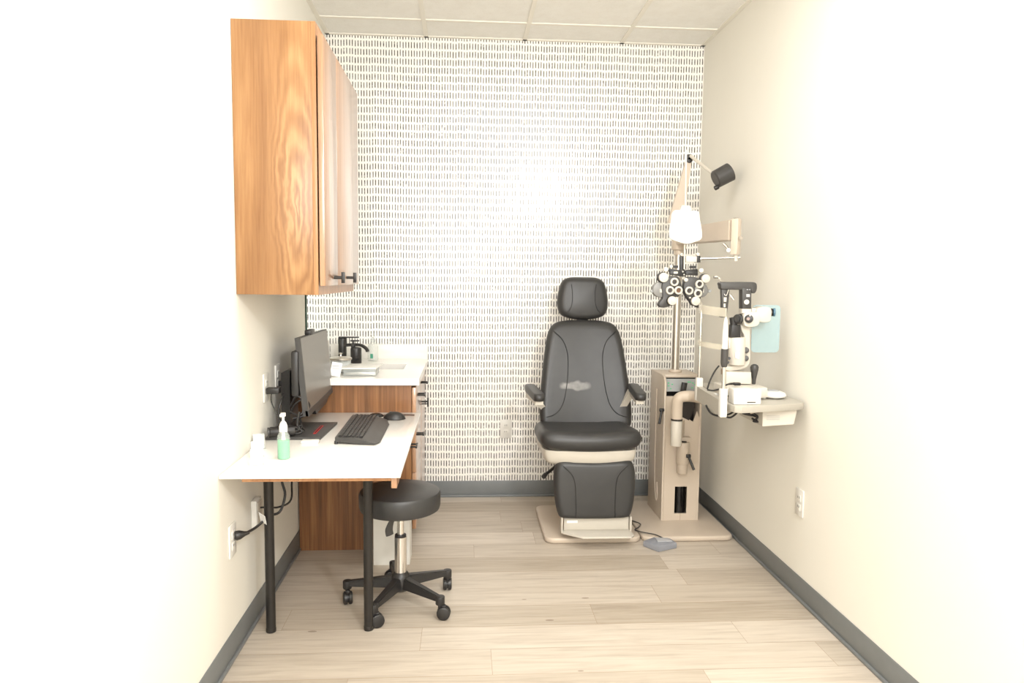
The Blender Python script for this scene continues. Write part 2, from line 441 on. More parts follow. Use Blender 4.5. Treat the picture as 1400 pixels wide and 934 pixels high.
base('baseboard_back', (.002, -.004, 0), (W-.002, 0, BB), 'B', 'grey cove baseboard under the dashed wallpaper')

# ------------------------------------------------------------------ upper cabinet
Yn, Yc = -1.758, -.93
zb, zt = 1.283, 2.232
t = thing('wall_cabinet', (0.15, (Yn+Yc)/2, zb), 'tall brown wood wall cabinet hung above the desk', 'cabinet')
obj('body', B().box((.001, Yn, zb), (.272, Yc, zt), .0012), 'wood', t)
g = B().box((.272, Yn, zb), (.288, Yn+.02, zt), .001).box((.272, Yc-.02, zb), (.288, Yc, zt), .001).box((.272, Yn+.02, zb), (.288, Yc-.02, zb+.032)).box((.272, Yn+.02, zt-.041), (.288, Yc-.02, zt))
obj('face_frame', g, 'wood_edge', t)
ym = -1.49
for a, b, hy in ((Yn+.001, ym-.0015, -1.583), (ym+.0015, Yc-.001, -1.285)):
    d = obj('door', B().box((.2935, a, zb+.033), (.3125, b, zt-.042), .001), 'wood_door', t)
    hz = 1.346
    obj('handle', B().cyl((.312, hy, hz), (.345, hy, hz), .006, seg=12).box((.341, hy-.007, hz-.021), (.354, hy+.007, hz+.021), .001), 'steel_black', d)

# ------------------------------------------------------------------ mirror
t = thing('mirror', (.004, -.32, .97), 'frameless wall mirror with green glass edge above the sink', 'mirror')
obj('glass_panel', B().box((.0015, -.635, .972), (.0075, -.006, 1.9)), 'mirror', t)
obj('glass_edge', B().box((.0012, -.6425, .97), (.0085, -.635, 1.902)), 'mirror_edge', t)

# ------------------------------------------------------------------ sink cabinet and countertop
YS = -.862
t = thing('base_cabinet', (.28, -.43, 0), 'brown wood sink base cabinet with black pulls against the wallpaper', 'cabinet')
g = B().box((.006, YS, 0), (.5535, YS+.018, .824)).box((.006, YS+.0185, .09), (.553, -.0225, .12)).box((.006, -.022, .09), (.553, -.005, .824))
g.box((.49, YS+.0185, 0), (.506, -.023, .0895)).box((.545, YS+.0185, .78), (.553, -.0225, .824)).box((.545, -.47, .1205), (.5525, -.45, .779))
obj('carcass', g, 'wood_low', t)
def pull_y(b, x, y, z, L=.09, out=.035):
    for yy in (y-L/2, y+L/2): b.cyl((x, yy, z), (x+out, yy, z), .0042, seg=10)
    b.box((x+out-.004, y-L/2-.012, z-.004), (x+out+.004, y+L/2+.012, z+.004), .001)
    return b
fx0, fx1 = .5565, .575
dr = obj('drawer', B().box((fx0, YS+.001, .668), (fx1, -.4615, .812), .001), 'wood_door', t)
obj('handle', pull_y(B(), fx1, -.69, .752, .055), 'steel_black', dr)
dr = obj('drawer', B().box((fx0, YS+.001, .39), (fx1, -.4615, .665), .001), 'wood_door', t)
obj('handle', pull_y(B(), fx1, -.80, .57, .04), 'steel_black', dr)
obj('drawer', B().box((fx0, YS+.001, .103), (fx1, -.4615, .387), .001), 'wood_door', t)
dr = obj('drawer_front', B().box((fx0, -.4585, .668), (fx1, -.02, .812), .001), 'wood_door', t)
obj('handle', pull_y(B(), fx1, -.42, .775, .04), 'steel_black', dr)
dr = obj('door', B().box((fx0, -.4585, .103), (fx1, -.02, .665), .001), 'wood_door', t)
obj('handle', B().cyl((fx1, -.40, .665), (fx1+.035, -.40, .665), .005, seg=12).cyl((fx1, -.40, .652), (fx1+.035, -.40, .652), .003, seg=12).box((fx1+.032, -.407, .635), (fx1+.041, -.393, .687), .001), 'steel_black', dr)

t = thing('countertop', (.29, -.45, .826), 'white stone countertop with sink and backsplash against the wallpaper', 'countertop')
bx0, bx1, by0, by1 = .14, .487, -.53, -.28       # basin opening
cz0, cz1, CY = .827, .86, -.885
g = B()
g.box((.003, CY, cz0), (.592, by0, cz1)).box((.003, by1, cz0), (.592, -.003, cz1)).box((.003, by0, cz0), (bx0, by1, cz1)).box((bx1, by0, cz0), (.592, by1, cz1))
obj('slab', g, 'counter', t)
obj('backsplash', B().box((.012, -.022, cz1), (.592, -.003, .948), .001), 'counter', t)
g = B()
g.box((bx0-.01, by0-.01, .72), (bx1+.01, by1+.01, .724)).box((bx0-.012, by0-.012, .72), (bx0, by1+.012, cz0)).box((bx1, by0-.012, .72), (bx1+.012, by1+.012, cz0)).box((bx0, by0-.012, .72), (bx1, by0, cz0)).box((bx0, by1, .72), (bx1, by1+.012, cz0))
obj('sink_basin', g, 'basin', t)

# faucet
fy = -.15
t = thing('faucet', (.125, fy, cz1), 'black single lever faucet with curved spout behind the sink', 'faucet')
obj('body', B().cyl((.105, fy, cz1), (.105, fy, cz1+.008), .03, bev=.002).cyl((.105, fy, cz1), (.105, fy, .995), .0235, bev=.002), 'black', t)
obj('spout', B().tube([(.11, fy, .952), (.17, fy, .956), (.215, fy-.01, .953), (.245, fy-.02, .935), (.253, fy-.024, .918)], .0115, flat=(.8, 1.3)), 'black', t)
obj('lever', B().box((.083, fy-.014, .996), (.20, fy+.014, 1.003), .002), 'black', t)
# soap dispenser
sy = -.24
t = thing('soap_dispenser', (.19, sy, cz1), 'black ribbed soap pump bottle beside the faucet', 'soap dispenser')
obj('bottle', B().lathe((.196, sy, cz1), (0, 0, 1), [(0, 0), (.029, 0), (.031, .003), (.031, .082), (.028, .088), (.012, .092), (0, .092)], 20), 'black', t)
obj('pump', B().cyl((.18, sy, .948), (.18, sy, .966), .013, bev=.002).cyl((.18, sy, .966), (.18, sy, .985), .005).box((.165, sy-.008, .983), (.215, sy+.008, .991), .002), 'black', t)

# clear bottle with green label on counter
c = at(510, 496, -.13); bx_, by_ = c.x, -.13
t = thing('clear_bottle', (bx_, by_, cz1), 'clear plastic bottle with small green label against the backsplash', 'bottle')
obj('bottle', B().lathe((bx_, by_, cz1), (0, 0, 1), [(0, 0), (.028, 0), (.031, .004), (.031, .085), (.022, .1), (.012, .106), (.012, .112), (0, .112)], 20), 'bottle', t)
obj('cap', B().lathe((bx_, by_, cz1+.113), (0, 0, 1), [(0, 0), (.014, 0), (.014, .012), (.007, .016), (.006, .028), (0, .028)], 16), 'acrylic', t)
obj('label', B().box((bx_-.012, by_-.0325, cz1+.018), (bx_+.004, by_-.0312, cz1+.044)), 'green_label', t)

# clear acrylic box with white lid
a = at(476, 520, -.78)
t = thing('tissue_box', (.31, -.72, cz1), 'clear acrylic tissue box with white top on the counter', 'box')
g = B().box((.215, -.80, cz1+.001), (.375, -.66, cz1+.034), .002)
obj('clear_case', g, 'acrylic', t)
obj('tissue_pack', B().box((.222, -.792, cz1+.003), (.37, -.668, cz1+.02), .002), 'satin', t)
obj('white_top', B().prism([(.20, -.80), (.375, -.80), (.39, -.62), (.225, -.62)], 'Z', cz1+.034, cz1+.042, .002), 'white_stuff', t)

# glass canister with metal lid
t = thing('glass_canister', (.185, -.63, cz1), 'round clear canister with white knobbed lid beside the monitor', 'canister')
obj('jar', B().lathe((.175, -.63, cz1), (0, 0, 1), [(0, 0), (.05, 0), (.052, .004), (.052, .062), (.0, .062)], 28), 'acrylic', t)
obj('contents', B().lathe((.175, -.63, cz1+.004), (0, 0, 1), [(0, 0), (.044, 0), (.044, .04), (.03, .048), (0, .05)], 20), 'paper', t)
obj('lid', B().lathe((.175, -.63, cz1+.063), (0, 0, 1), [(0, 0), (.056, 0), (.057, .003), (.057, .009), (.05, .013), (.012, .015), (.006, .018), (.004, .026), (.009, .03), (.009, .034), (0, .037)], 28), 'satin', t)
rot = Matrix.Rotation(math.radians(10), 3, 'Y') @ Matrix.Rotation(math.radians(-14), 3, 'X')
g = B().box((.158, -.815, cz1+.002), (.208, -.812, cz1+.07), 0, rot)
g2 = B()
for i in range(4): g2.box((.165, -.8165, cz1+.022+i*.01), (.2, -.8152, cz1+.024+i*.01), 0)
t = thing('printed_card', (.183, -.8135, cz1), 'small white printed card leaning on the glass canister', 'card')
obj('card', g, 'paper', t); obj('print_lines', g2, 'ink', t)

# ------------------------------------------------------------------ desk
DZ = .69
t = thing('desk', (.3, -1.42, 0), 'white topped desk with two black front legs against left wall', 'desk')
obj('desktop', B().box((.003, -1.995, DZ-.012), (.598, YS-.003, DZ), .0015), 'counter', t)
g = B().box((.07, -1.972, .662), (.5645, -1.955, DZ-.0125)).box((.07, YS-.022, .6), (.565, YS-.005, DZ-.012)).box((.07, -1.955, .66), (.565, YS-.022, .664))
obj('apron', g, 'wood_edge', t)
dr = obj('drawer_front', B().box((.565, -1.972, .636), (.584, -1.02, DZ-.0135), .001), 'wood_door', t)
obj('handle', pull_y(B(), .584, -1.37, .643, .05, .028), 'steel_black', dr)
for x, y in ((.0815, -1.69), (.449, -1.69)):
    l = obj('leg', B().cyl((x, y, .016), (x, y, .662), .0178, seg=28), 'steel_black', t)
    obj('foot', B().cyl((x, y, 0), (x, y, .017), .0188, seg=28, bev=.002), 'steel_black', l)

# waste bin
t = thing('waste_bin', (.475, -.99, 0), 'white rectangular bin under the desk behind the stool', 'bin')
g = B(); bz = .33
g.box((.39, -1.06, 0), (.559, -1.052, bz)).box((.39, -.94, 0), (.559, -.932, bz)).box((.39, -1.052, 0), (.398, -.94, bz)).box((.551, -1.052, 0), (.559, -.94, bz)).box((.398, -1.052, 0), (.551, -.94, .008))
obj('body', g, 'white_stuff', t)
obj('rim', B().box((.387, -1.063, bz), (.562, -1.054, bz+.012)).box((.387, -.938, bz), (.562, -.929, bz+.012)).box((.387, -1.054, bz), (.396, -.938, bz+.012)).box((.553, -1.054, bz), (.562, -.938, bz+.012)), 'white_stuff', t)

# ------------------------------------------------------------------ monitor
t = thing('monitor', (.14, -1.25, DZ), 'black computer monitor on flat stand facing the stool', 'monitor')
n1, n2, f1, f2 = at(410, 462, -1.38), at(421.5, 569.5, -1.38), at(446.5, 450, -.84), at(455, 535, -.84)
th = Vector((-.022, 0, -.002))
obj('housing', B().hexa([n1, f1, f2, n2], [n1+th*1.0, f1+th, f2+th, n2+th]), 'charcoal', t)
def lerp(a, b, k): return a+(b-a)*k
def onscr(u, v, off=.0):     # u along width 0..1, v down 0..1
    p = lerp(lerp(n1, f1, u), lerp(n2, f2, u), v); return p+Vector((off, 0, 0))
obj('screen', B().hexa([onscr(.012, .012, .0015), onscr(.988, .012, .0015), onscr(.988, .93, .0015), onscr(.012, .93, .0015)], [onscr(.012, .012, -.002), onscr(.988, .012, -.002), onscr(.988, .93, -.002), onscr(.012, .93, -.002)]), simple('screen_panel', srgb(104, 99, 92), .33, spec=.9, coat=.0), t)
obj('bezel', B().hexa([onscr(.0, .93, .004), onscr(1, .93, .004), onscr(1, 1, .004), onscr(0, 1, .004)], [onscr(.0, .93, -.01), onscr(1, .93, -.01), onscr(1, 1, -.01), onscr(0, 1, -.01)]), 'charcoal', t)
obj('speaker_bar', B().hexa([onscr(.22, .995, .004), onscr(.8, .995, .004), onscr(.72, 1.085, -.004), onscr(.3, 1.085, -.004)], [onscr(.22, .995, -.02), onscr(.8, .995, -.02), onscr(.72, 1.085, -.02), onscr(.3, 1.085, -.02)]), 'black', t)
w = onscr(.42, -.012, -.01)
obj('webcam', B().box(w-Vector((.014, .045, .008)), w+Vector((.014, .045, .016)), .005), 'black', t)
m = onscr(.35, .45, -.024)
obj('back_casing', B().box(m-Vector((.028, .2, .1)), m+Vector((.002, .24, .09)), .008), 'black', t)
# neck: flat column leaning with a sloped top
cc = [at(388.5, 507, -1.33), at(412, 501, -1.2), at(413, 598, -1.2), at(389, 600, -1.33)]
g = B().hexa([(.045, -1.33, .945), (.045, -1.19, .945), (.045, -1.19, .70), (.045, -1.33, .70)], [(.083, -1.34, .955), (.083, -1.19, .955), (.083, -1.19, .70), (.083, -1.34, .70)])
obj('neck', g, 'black', t)
obj('arm', B().box((.075, -1.22, .84), (.135, -1.15, .93), .006), 'black', t)
b0 = B().prism([(.012, -1.465), (.232, -1.465), (.245, -1.15), (.02, -1.15)], 'Z', DZ, DZ+.011, .002)
obj('foot_plate', b0, 'charcoal', t)
obj('red_slot', B().box((.188, -1.40, DZ+.0112), (.2, -1.235, DZ+.0125)), 'red', t)
obj('slot_core', B().box((.1915, -1.39, DZ+.0125), (.1965, -1.245, DZ+.013)), 'slot', t)
cabs = [
    [(.02, -1.42, DZ+.02), (.05, -1.44, DZ+.03), (.10, -1.44, DZ+.025), (.14, -1.40, DZ+.035), (.12, -1.35, DZ+.07), (.09, -1.34, DZ+.05)],
    [(.09, -1.36, DZ+.09), (.11, -1.37, DZ+.13), (.145, -1.37, DZ+.15), (.165, -1.35, DZ+.12), (.14, -1.36, DZ+.08), (.10, -1.37, DZ+.07)],
    [(.09, -1.36, DZ+.12), (.12, -1.38, DZ+.165), (.155, -1.37, DZ+.13), (.13, -1.38, DZ+.085), (.09, -1.37, DZ+.10)],
    [(.13, -1.38, DZ+.10), (.125, -1.40, DZ+.05), (.145, -1.41, DZ+.02), (.11, -1.43, DZ+.018)],
    [(.15, -1.38, DZ+.02), (.135, -1.40, DZ+.045), (.12, -1.41, DZ+.02)],
    [(.03, -1.39, DZ+.03), (.07, -1.43, DZ+.05), (.115, -1.42, DZ+.045), (.15, -1.40, DZ+.02)],
]
t = thing('cable_bundle', (.09, -1.4, DZ), 'tangle of black cables looped around the monitor neck', 'cables')
for p in cabs: obj('cable', B().tube(p, .0042), 'black', t)
t = thing('power_brick', (.05, -1.45, DZ), 'black cylindrical power adapter at foot of monitor', 'power adapter')
obj('body', B().cyl((.03, -1.47, DZ+.034), (.125, -1.44, DZ+.034), .021, bev=.005), 'black', t)
obj('end_cap', B().cyl((.024, -1.473, DZ+.034), (.03, -1.471, DZ+.034), .019), 'charcoal', t)

# outlets
def outlet(name, c, nrm, label, size=(.07, .115), group=None, decor=False):
    """c centre on the wall, nrm 'X+','X-','Y-'"""
    t = thing(name, c, label, 'outlet', group); c = Vector(c)
    def place(lo, hi, bev=.001):    # lo/hi: (along, up, out)
        if nrm == 'X+': return B().box((c.x+lo[2], c.y+lo[0], c.z+lo[1]), (c.x+hi[2], c.y+hi[0], c.z+hi[1]), bev)
        if nrm == 'X-': return B().box((c.x-hi[2], c.y+lo[0], c.z+lo[1]), (c.x-lo[2], c.y+hi[0], c.z+hi[1]), bev)
        return B().box((c.x+lo[0], c.y-hi[2], c.z+lo[1]), (c.x+hi[0], c.y-lo[2], c.z+hi[1]), bev)
    obj('cover_plate', place((-size[0]/2, -size[1]/2, .0005), (size[0]/2, size[1]/2, .007), .002), 'white_stuff', t)
    for s in (-1, 1):
        z = s*.0195
        r = obj('receptacle', place((-.0165, z-.014, .007), (.0165, z+.014, .0095), .001), 'white_stuff', t)
        q = B()
        for dx in (-.006, .006):
            if nrm == 'Y-': q.box((c.x+dx-.0012, c.y-.0102, c.z+z-.001), (c.x+dx+.0012, c.y-.0094, c.z+z+.008))
            elif nrm == 'X+': q.box((c.x+.0094, c.y+dx-.0012, c.z+z-.001), (c.x+.0102, c.y+dx+.0012, c.z+z+.008))
            else: q.box((c.x-.0102, c.y+dx-.0012, c.z+z-.001), (c.x-.0094, c.y+dx+.0012, c.z+z+.008))
        obj('slots', q, 'slot', r)
    return t
outlet('wall_outlet', (0, -1.412, .897), 'X+', 'white outlet above desk with black charger plugged in')
outlet('wall_outlet', (0, -1.225, .91), 'X+', 'white outlet above desk close behind the monitor neck')
outlet('wall_outlet', (0, -1.875, .428), 'X+', 'white outlet under desk left of the leg with black plug')
outlet('wall_outlet', (W, -1.478, .415), 'X-', 'white outlet low on the bare right wall')
outlet('wall_outlet', (1.068, 0, .427), 'Y-', 'white outlet on the dashed wallpaper left of exam chair')
# raised box outlet under desk
t = thing('outlet_box', (0, -1.6, .38), 'surface mounted white outlet box under desk beside the leg', 'outlet')
obj('housing', B().box((.0005, -1.64, .384), (.022, -1.57, .492), .003), 'white_stuff', t)
obj('socket_face', B().box((.022, -1.632, .392), (.0245, -1.578, .484), .002), 'ivory', t)

t = thing('wall_charger', (.03, -1.42, .885), 'black charger block plugged in above the desk', 'charger')
obj('block', B().box((.0105, -1.44, .873), (.062, -1.40, .897), .003), 'black', t)
obj('cord', B().tube([(.03, -1.43, .872), (.03, -1.43, .84), (.05, -1.43, .79), (.062, -1.44, .76), (.045, -1.46, .735), (.03, -1.47, .71), (.04, -1.475, DZ+.006)], .0022), 'black', t)
t = thing('plug_cord', (.03, -1.23, .9), 'black cord plugged in behind the monitor neck', 'cord')
obj('plug', B().box((.0105, -1.24, .875), (.032, -1.21, .898), .003), 'black', t)
obj('cord', B().tube([(.03, -1.225, .885), (.05, -1.26, .875), (.055, -1.36, .84), (.045, -1.38, .79), (.06, -1.375, .74), (.06, -1.37, DZ+.018)], .0045), 'black', t)

# low plug and cords
t = thing('tagged_cable', (.03, -1.8, .4), 'black power cable with white tag plugged in under the desk', 'cable')
obj('plug', B().lathe((.0105, -1.87, .44), (.6, .35, .05), [(0, 0), (.014, 0), (.017, .006), (.016, .018), (.009, .034), (.005, .05), (0, .05)], 16), 'black', t)
obj('cord', B().tube([(.045, -1.845, .443), (.055, -1.78, .437), (.06, -1.68, .43), (.07, -1.62, .43), (.10, -1.6, .44), (.115, -1.58, .5), (.10, -1.57, .56), (.115, -1.56, .62), (.12, -1.54, .662)], .005), 'black', t)
ta = at(352, 722, -1.7)
obj('tag', B().box(Vector((.062, -1.725, .425)), Vector((.0635, -1.69, .47)), 0, Matrix.Rotation(math.radians(28), 3, 'X')@Matrix.Rotation(.9, 3, 'Z')), 'paper', t)
t = thing('hanging_cord', (.09, -1.55, .42), 'thin black cord hanging from desk underside behind the leg', 'cord')
obj('cord', B().tube([(.0245, -1.6, .455), (.05, -1.595, .455), (.09, -1.58, .45), (.13, -1.55, .47), (.125, -1.5, .55), (.15, -1.45, .66)], .0038), 'black', t)

# ------------------------------------------------------------------ desk items
c = at(389, 627, -1.76); sx, sy_ = c.x, -1.77
t = thing('sanitizer_bottle', (sx, sy_, DZ), 'pump bottle half full of green gel on the desk', 'bottle')
obj('bottle', B().lathe((sx, sy_, DZ), (0, 0, 1), [(0, 0), (.020, 0), (.0225, .003), (.0225, .075), (.021, .086), (.014, .098), (.0125, .104), (0, .104)], 24), 'bottle', t)
obj('gel', B().lathe((sx, sy_, DZ+.001), (0, 0, 1), [(0, 0), (.0185, 0), (.021, .003), (.021, .068), (0, .068)], 24), 'gel', t)
pm = obj('pump', B().lathe((sx, sy_, DZ+.1), (0, 0, 1), [(0, 0), (.0145, 0), (.0145, .02), (.011, .032), (.006, .038), (.0045, .04), (.0045, .055), (.009, .056), (.009, .068), (0, .069)], 20), 'white_stuff', t)
obj('nozzle', B().box((sx-.006, sy_-.03, DZ+.158), (sx+.006, sy_+.006, DZ+.168), .002), 'white_stuff', pm)
obj('dip_tube', B().cyl((sx, sy_, DZ+.005), (sx, sy_, DZ+.1), .0035).cyl((sx, sy_, DZ+.07), (sx, sy_, DZ+.1), .0075, .004), 'white_stuff', t)

t = thing('adapter_block', (.2, -1.5, DZ), 'small white oblong plastic piece beside the monitor foot', 'adapter')
obj('body', B().box((.168, -1.535, DZ), (.235, -1.5, DZ+.012), .003), 'white_stuff', t)
obj('end_cap', B().box((.232, -1.53, DZ+.002), (.238, -1.505, DZ+.01), .002), 'ivory', t)

labs = ['clear stand of white cards farthest back of three near the wall', 'clear stand of white cards in middle of three on desk', 'clear stand of white cards nearest the sanitizer bottle on desk']
for i, (px, py, Y) in enumerate(((331, 621, -1.72), (341, 629, -1.80), (351, 636, -1.87))):
    x = [.028, .054, .086][i]; y = [-1.61, -1.73, -1.85][i]
    R_ = Matrix.Rotation(math.radians(24), 3, 'Z') @ Matrix.Rotation(math.radians(-18), 3, 'X')
    t = thing('card_holder', (x, y, DZ), labs[i], 'card holder', 'card holders on the desk')
    cxy = Vector((x, y, DZ))
    g = B(); g.box(cxy+Vector((-.021, -.001, .001)), cxy+Vector((.021, .001, .056)), 0, R_)
    g.box(cxy+Vector((-.021, -.016, .0)), cxy+Vector((.021, -.014, .02)), 0, R_).box(cxy+Vector((-.021, -.014, .0005)), cxy+Vector((.021, .02, .0025)), 0, Matrix.Rotation(math.radians(24), 3, 'Z'))
    obj('acrylic_stand', g, 'acrylic', t)
    g = B()
    for j in range(3):
        o_ = Vector((0, -.004-.003*j, .002)); g.box(cxy+o_+Vector((-.018, -.001, .001)), cxy+o_+Vector((.018, .001, .047)), 0, R_)
    obj('cards', g, 'paper', t)

# keyboard
kb = [(.303, -1.545), (.462, -1.57), (.474, -1.535), (.474, -1.2), (.455, -1.075), (.300, -1.06)]
t = thing('keyboard', (.385, -1.31, DZ), 'black full size keyboard lying on the white desk', 'keyboard')
g = B()
top = [(.303, -1.545, DZ+.028), (.395, -1.56, DZ+.026), (.462, -1.57, DZ+.008), (.478, -1.53, DZ+.006), (.478, -1.18, DZ+.006), (.458, -1.08, DZ+.008), (.395, -1.068, DZ+.026), (.300, -1.06, DZ+.028)]
bot = [(p[0], p[1], DZ+.004 if p[0] > .35 else DZ+.012) for p in top]
n = len(top); g._add([Vector(p) for p in top+bot], [(0, 1, 6, 7), (1, 2, 5, 6), (2, 3, 4, 5)]+[(i, (i+1) % n, n+(i+1) % n, n+i) for i in range(n)]+[(n, n+7, n+6, n+1), (n+1, n+6, n+5, n+2), (n+2, n+5, n+4, n+3)])
obj('case', g, 'charcoal', t)
g = B(); random.seed(3)
for r in range(6):
    x0 = .314+r*.0155+(.004 if r else 0); y = -1.535; zt_ = DZ+.0275-.0007*r
    ws = [1]*19
    if r == 5: ws = [1.3, 1.2, 1.2, 5.6, 1.2, 1.2, 1.3, 1, 1, 1, 2, 1]
    for wk in ws:
        L = .0243*wk
        if y+L > -1.07: break
        if not (r < 5 and -1.24 < y < -1.225): g.box((x0, y+.001, zt_), (x0+.0135, y+L-.002, zt_+.006), .0015, seg=1)
        y += L
obj('keys', g, 'black', t)
obj('foot', B().box((.300, -1.545, DZ), (.312, -1.525, DZ+.013), .001), 'black', t)
obj('foot', B().box((.300, -1.10, DZ), (.312, -1.08, DZ+.013), .001), 'black', t)
# mouse
def ellipsoid(b, c, rx, ry, rz, n=16, m=9):
    c = Vector(c); prof = []
    rings = []
    for i in range(m+1):
        a = math.pi/2*i/m
        rr, z = math.cos(a), math.sin(a)
        if i == m: rings.append([b.bm.verts.new(c+Vector((0, 0, rz)))])
        else: rings.append([b.bm.verts.new(c+Vector((rr*rx*math.cos(2*math.pi*k/n), rr*ry*math.sin(2*math.pi*k/n), z*rz))) for k in range(n)])
    for A, C in zip(rings, rings[1:]):
        for k in range(n):
            q = [A[k], A[(k+1) % n]] + ([C[(k+1) % n], C[k]] if len(C) > 1 else [C[0]])
            b.bm.faces.new(q)
    b.bm.faces.new(rings[0][::-1]); return b
t = thing('computer_mouse', (.50, -1.03, DZ), 'black computer mouse behind the keyboard', 'mouse')
mo = at(532, 573, -1.0)
obj('shell', ellipsoid(B(), (.487, -1.035, DZ+.002), .052, .036, .034), 'black', t)
obj('wheel', B().cyl((.47, -1.04, DZ+.031), (.47, -1.03, DZ+.031), .006), 'charcoal', t)
t = thing('eye_occluder', (.47, -.95, DZ), 'black spoon shaped eye occluder lying behind the mouse', 'occluder')
obj('cup', ellipsoid(B(), (.395, -.965, DZ+.001), .036, .03, .016), 'blackgloss', t)
obj('handle', B().tube([(.42, -.965, DZ+.006), (.50, -.95, DZ+.005), (.575, -.955, DZ+.005)], .0045, flat=(.7, 1.3)), simple('brown_handle', srgb(78, 58, 50), .4), t)

# ------------------------------------------------------------------ stool
sc = Vector((.552, -1.47, 0))
t = thing('stool', sc, 'round black rolling stool with chrome lift under the desk corner', 'stool')
zs0, zs1 = .408, .49
obj('seat', B().lathe((sc.x, sc.y-.02, zs0), (0, 0, 1), [(0, 0), (.150, 0), (.160, .006), (.164, .02), (.165, zs1-zs0-.016), (.160, zs1-zs0-.005), (.150, zs1-zs0), (.08, zs1-zs0+.004), (0, zs1-zs0+.005)], 56), 'vinyl', t)
obj('seat_plate', B().cyl((sc.x, sc.y, zs0-.014), (sc.x, sc.y, zs0-.001), .09, bev=.003), 'black', t)
obj('lift_rod', B().cyl((sc.x, sc.y, .24), (sc.x, sc.y, zs0-.012), .014), 'chrome', t)
obj('collar', B().cyl((sc.x, sc.y, .285), (sc.x, sc.y, .296), .0235, bev=.002), 'black', t)
obj('gas_cylinder', B().cyl((sc.x, sc.y, .10), (sc.x, sc.y, .286), .0245, seg=28), 'chrome', t)
obj('height_lever', B().tube([(sc.x-.005, sc.y-.01, .385), (sc.x-.03, sc.y-.03, .365), (sc.x-.043, sc.y-.035, .33), (sc.x-.04, sc.y-.035, .305)], lambda q: .004+.012*min(1, q*1.5), flat=(1.1, .5)), 'charcoal', t)
obj('hub', B().lathe((sc.x, sc.y, .06), (0, 0, 1), [(0, 0), (.03, 0), (.04, .01), (.04, .05), (.033, .07), (.026, .078), (0, .078)], 28), 'black', t)
for i in range(5):
    a = math.radians(-41+72*i); d = Vector((math.cos(a), math.sin(a), 0)); s_ = Vector((-d.y, d.x, 0)); R1 = .222
    def q(r, w, z): return sc+d*r+s_*w+Vector((0, 0, z))
    g = B()
    A = [q(.02, -.024, .075), q(.02, .024, .075), q(.02, .017, .122), q(.02, -.017, .122)]
    Bq = [q(R1, -.015, .072), q(R1, .015, .072), q(R1, .011, .094), q(R1, -.011, .094)]
    g.hexa(A, Bq); g.cyl(q(R1, 0, .060), q(R1, 0, .095), .0185, seg=18, bev=.004)
    bmesh.ops.bevel(g.bm, geom=[e for e in g.bm.edges if e.calc_length() > .15], offset=.004, segments=2, affect='EDGES')
    obj('base_arm', g, 'black', t)
    th_ = a+math.radians(35+25*i); e = Vector((math.cos(th_), math.sin(th_), 0)); ax = Vector((-e.y, e.x, 0)); cc_ = q(R1, 0, 0)+e*.014+Vector((0, 0, .027))
    k_ = obj('caster', B().lathe(cc_-ax*.019, ax, [(0, 0), (.02, 0), (.026, .003), (.027, .007), (.027, .0145), (.02, .0155), (.02, .0225), (.027, .0235), (.027, .031), (.026, .035), (.02, .038), (0, .038)], 24), 'black', t)
    obj('caster_fork', B().cyl(q(R1, 0, .04), q(R1, 0, .064), .009).box(cc_-Vector((.009, .009, -.012)), cc_+Vector((.009, .009, .033)), .004), 'black', k_)

# ------------------------------------------------------------------ exam chair
cx = 1.478
ch = thing('exam_chair', (cx, -.55, 0), 'black padded eye exam chair with headrest on beige base', 'exam chair')
obj('base_plate', B().prism(rrect(cx-.25, -.822, cx+.25, -.27, .05), 'Z', .0, .03, .01, 3), 'beige', ch)
obj('pedestal', B().box((cx-.13, -.70, .03), (cx+.13, -.36, .30), .02).box((cx-.10, -.66, .30), (cx+.10, -.38, .42), .02), 'beige', ch)
# seat
so = smooth_loop([(-.245, -.43), (-.262, -.62), (-.265, -.77), (-.235, -.845), (-.12, -.868), (0, -.873), (.12, -.868), (.235, -.845), (.265, -.77), (.262, -.62), (.245, -.43), (.12, -.40), (0, -.395), (-.12, -.40)], 5)
scx = cx-.022
obj('seat', B().cushion(so, .095, lambda u, v, w: Vector((scx+u, v, .522+w+.02*max(0, min(1, (-v-.5)/.3))-.012*(1-min(1, abs(u)/.25)**2))), dome=.006), 'vinyl', ch)
so2 = smooth_loop([(-.20, -.40), (-.235, -.62), (-.235, -.77), (-.20, -.815), (-.1, -.832), (0, -.835), (.1, -.832), (.20, -.815), (.235, -.77), (.235, -.62), (.20, -.40)], 5)
g = B()
rings = []
for sc_, z in ((.82, .405), (.93, .413), (.985, .43), (1.02, .46), (1.02, .485)):
    rings.append([g.bm.verts.new((scx+u*sc_, -.62+(v+.62)*sc_, z)) for u, v in so2])
for A, C in zip(rings, rings[1:]):
    for i in range(len(A)): g.bm.faces.new([A[i], A[(i+1) % len(A)], C[(i+1) % len(A)], C[i]])
g.bm.faces.new(rings[0][::-1]); g.bm.faces.new(rings[-1])
obj('seat_pan', g, 'ivory', ch)
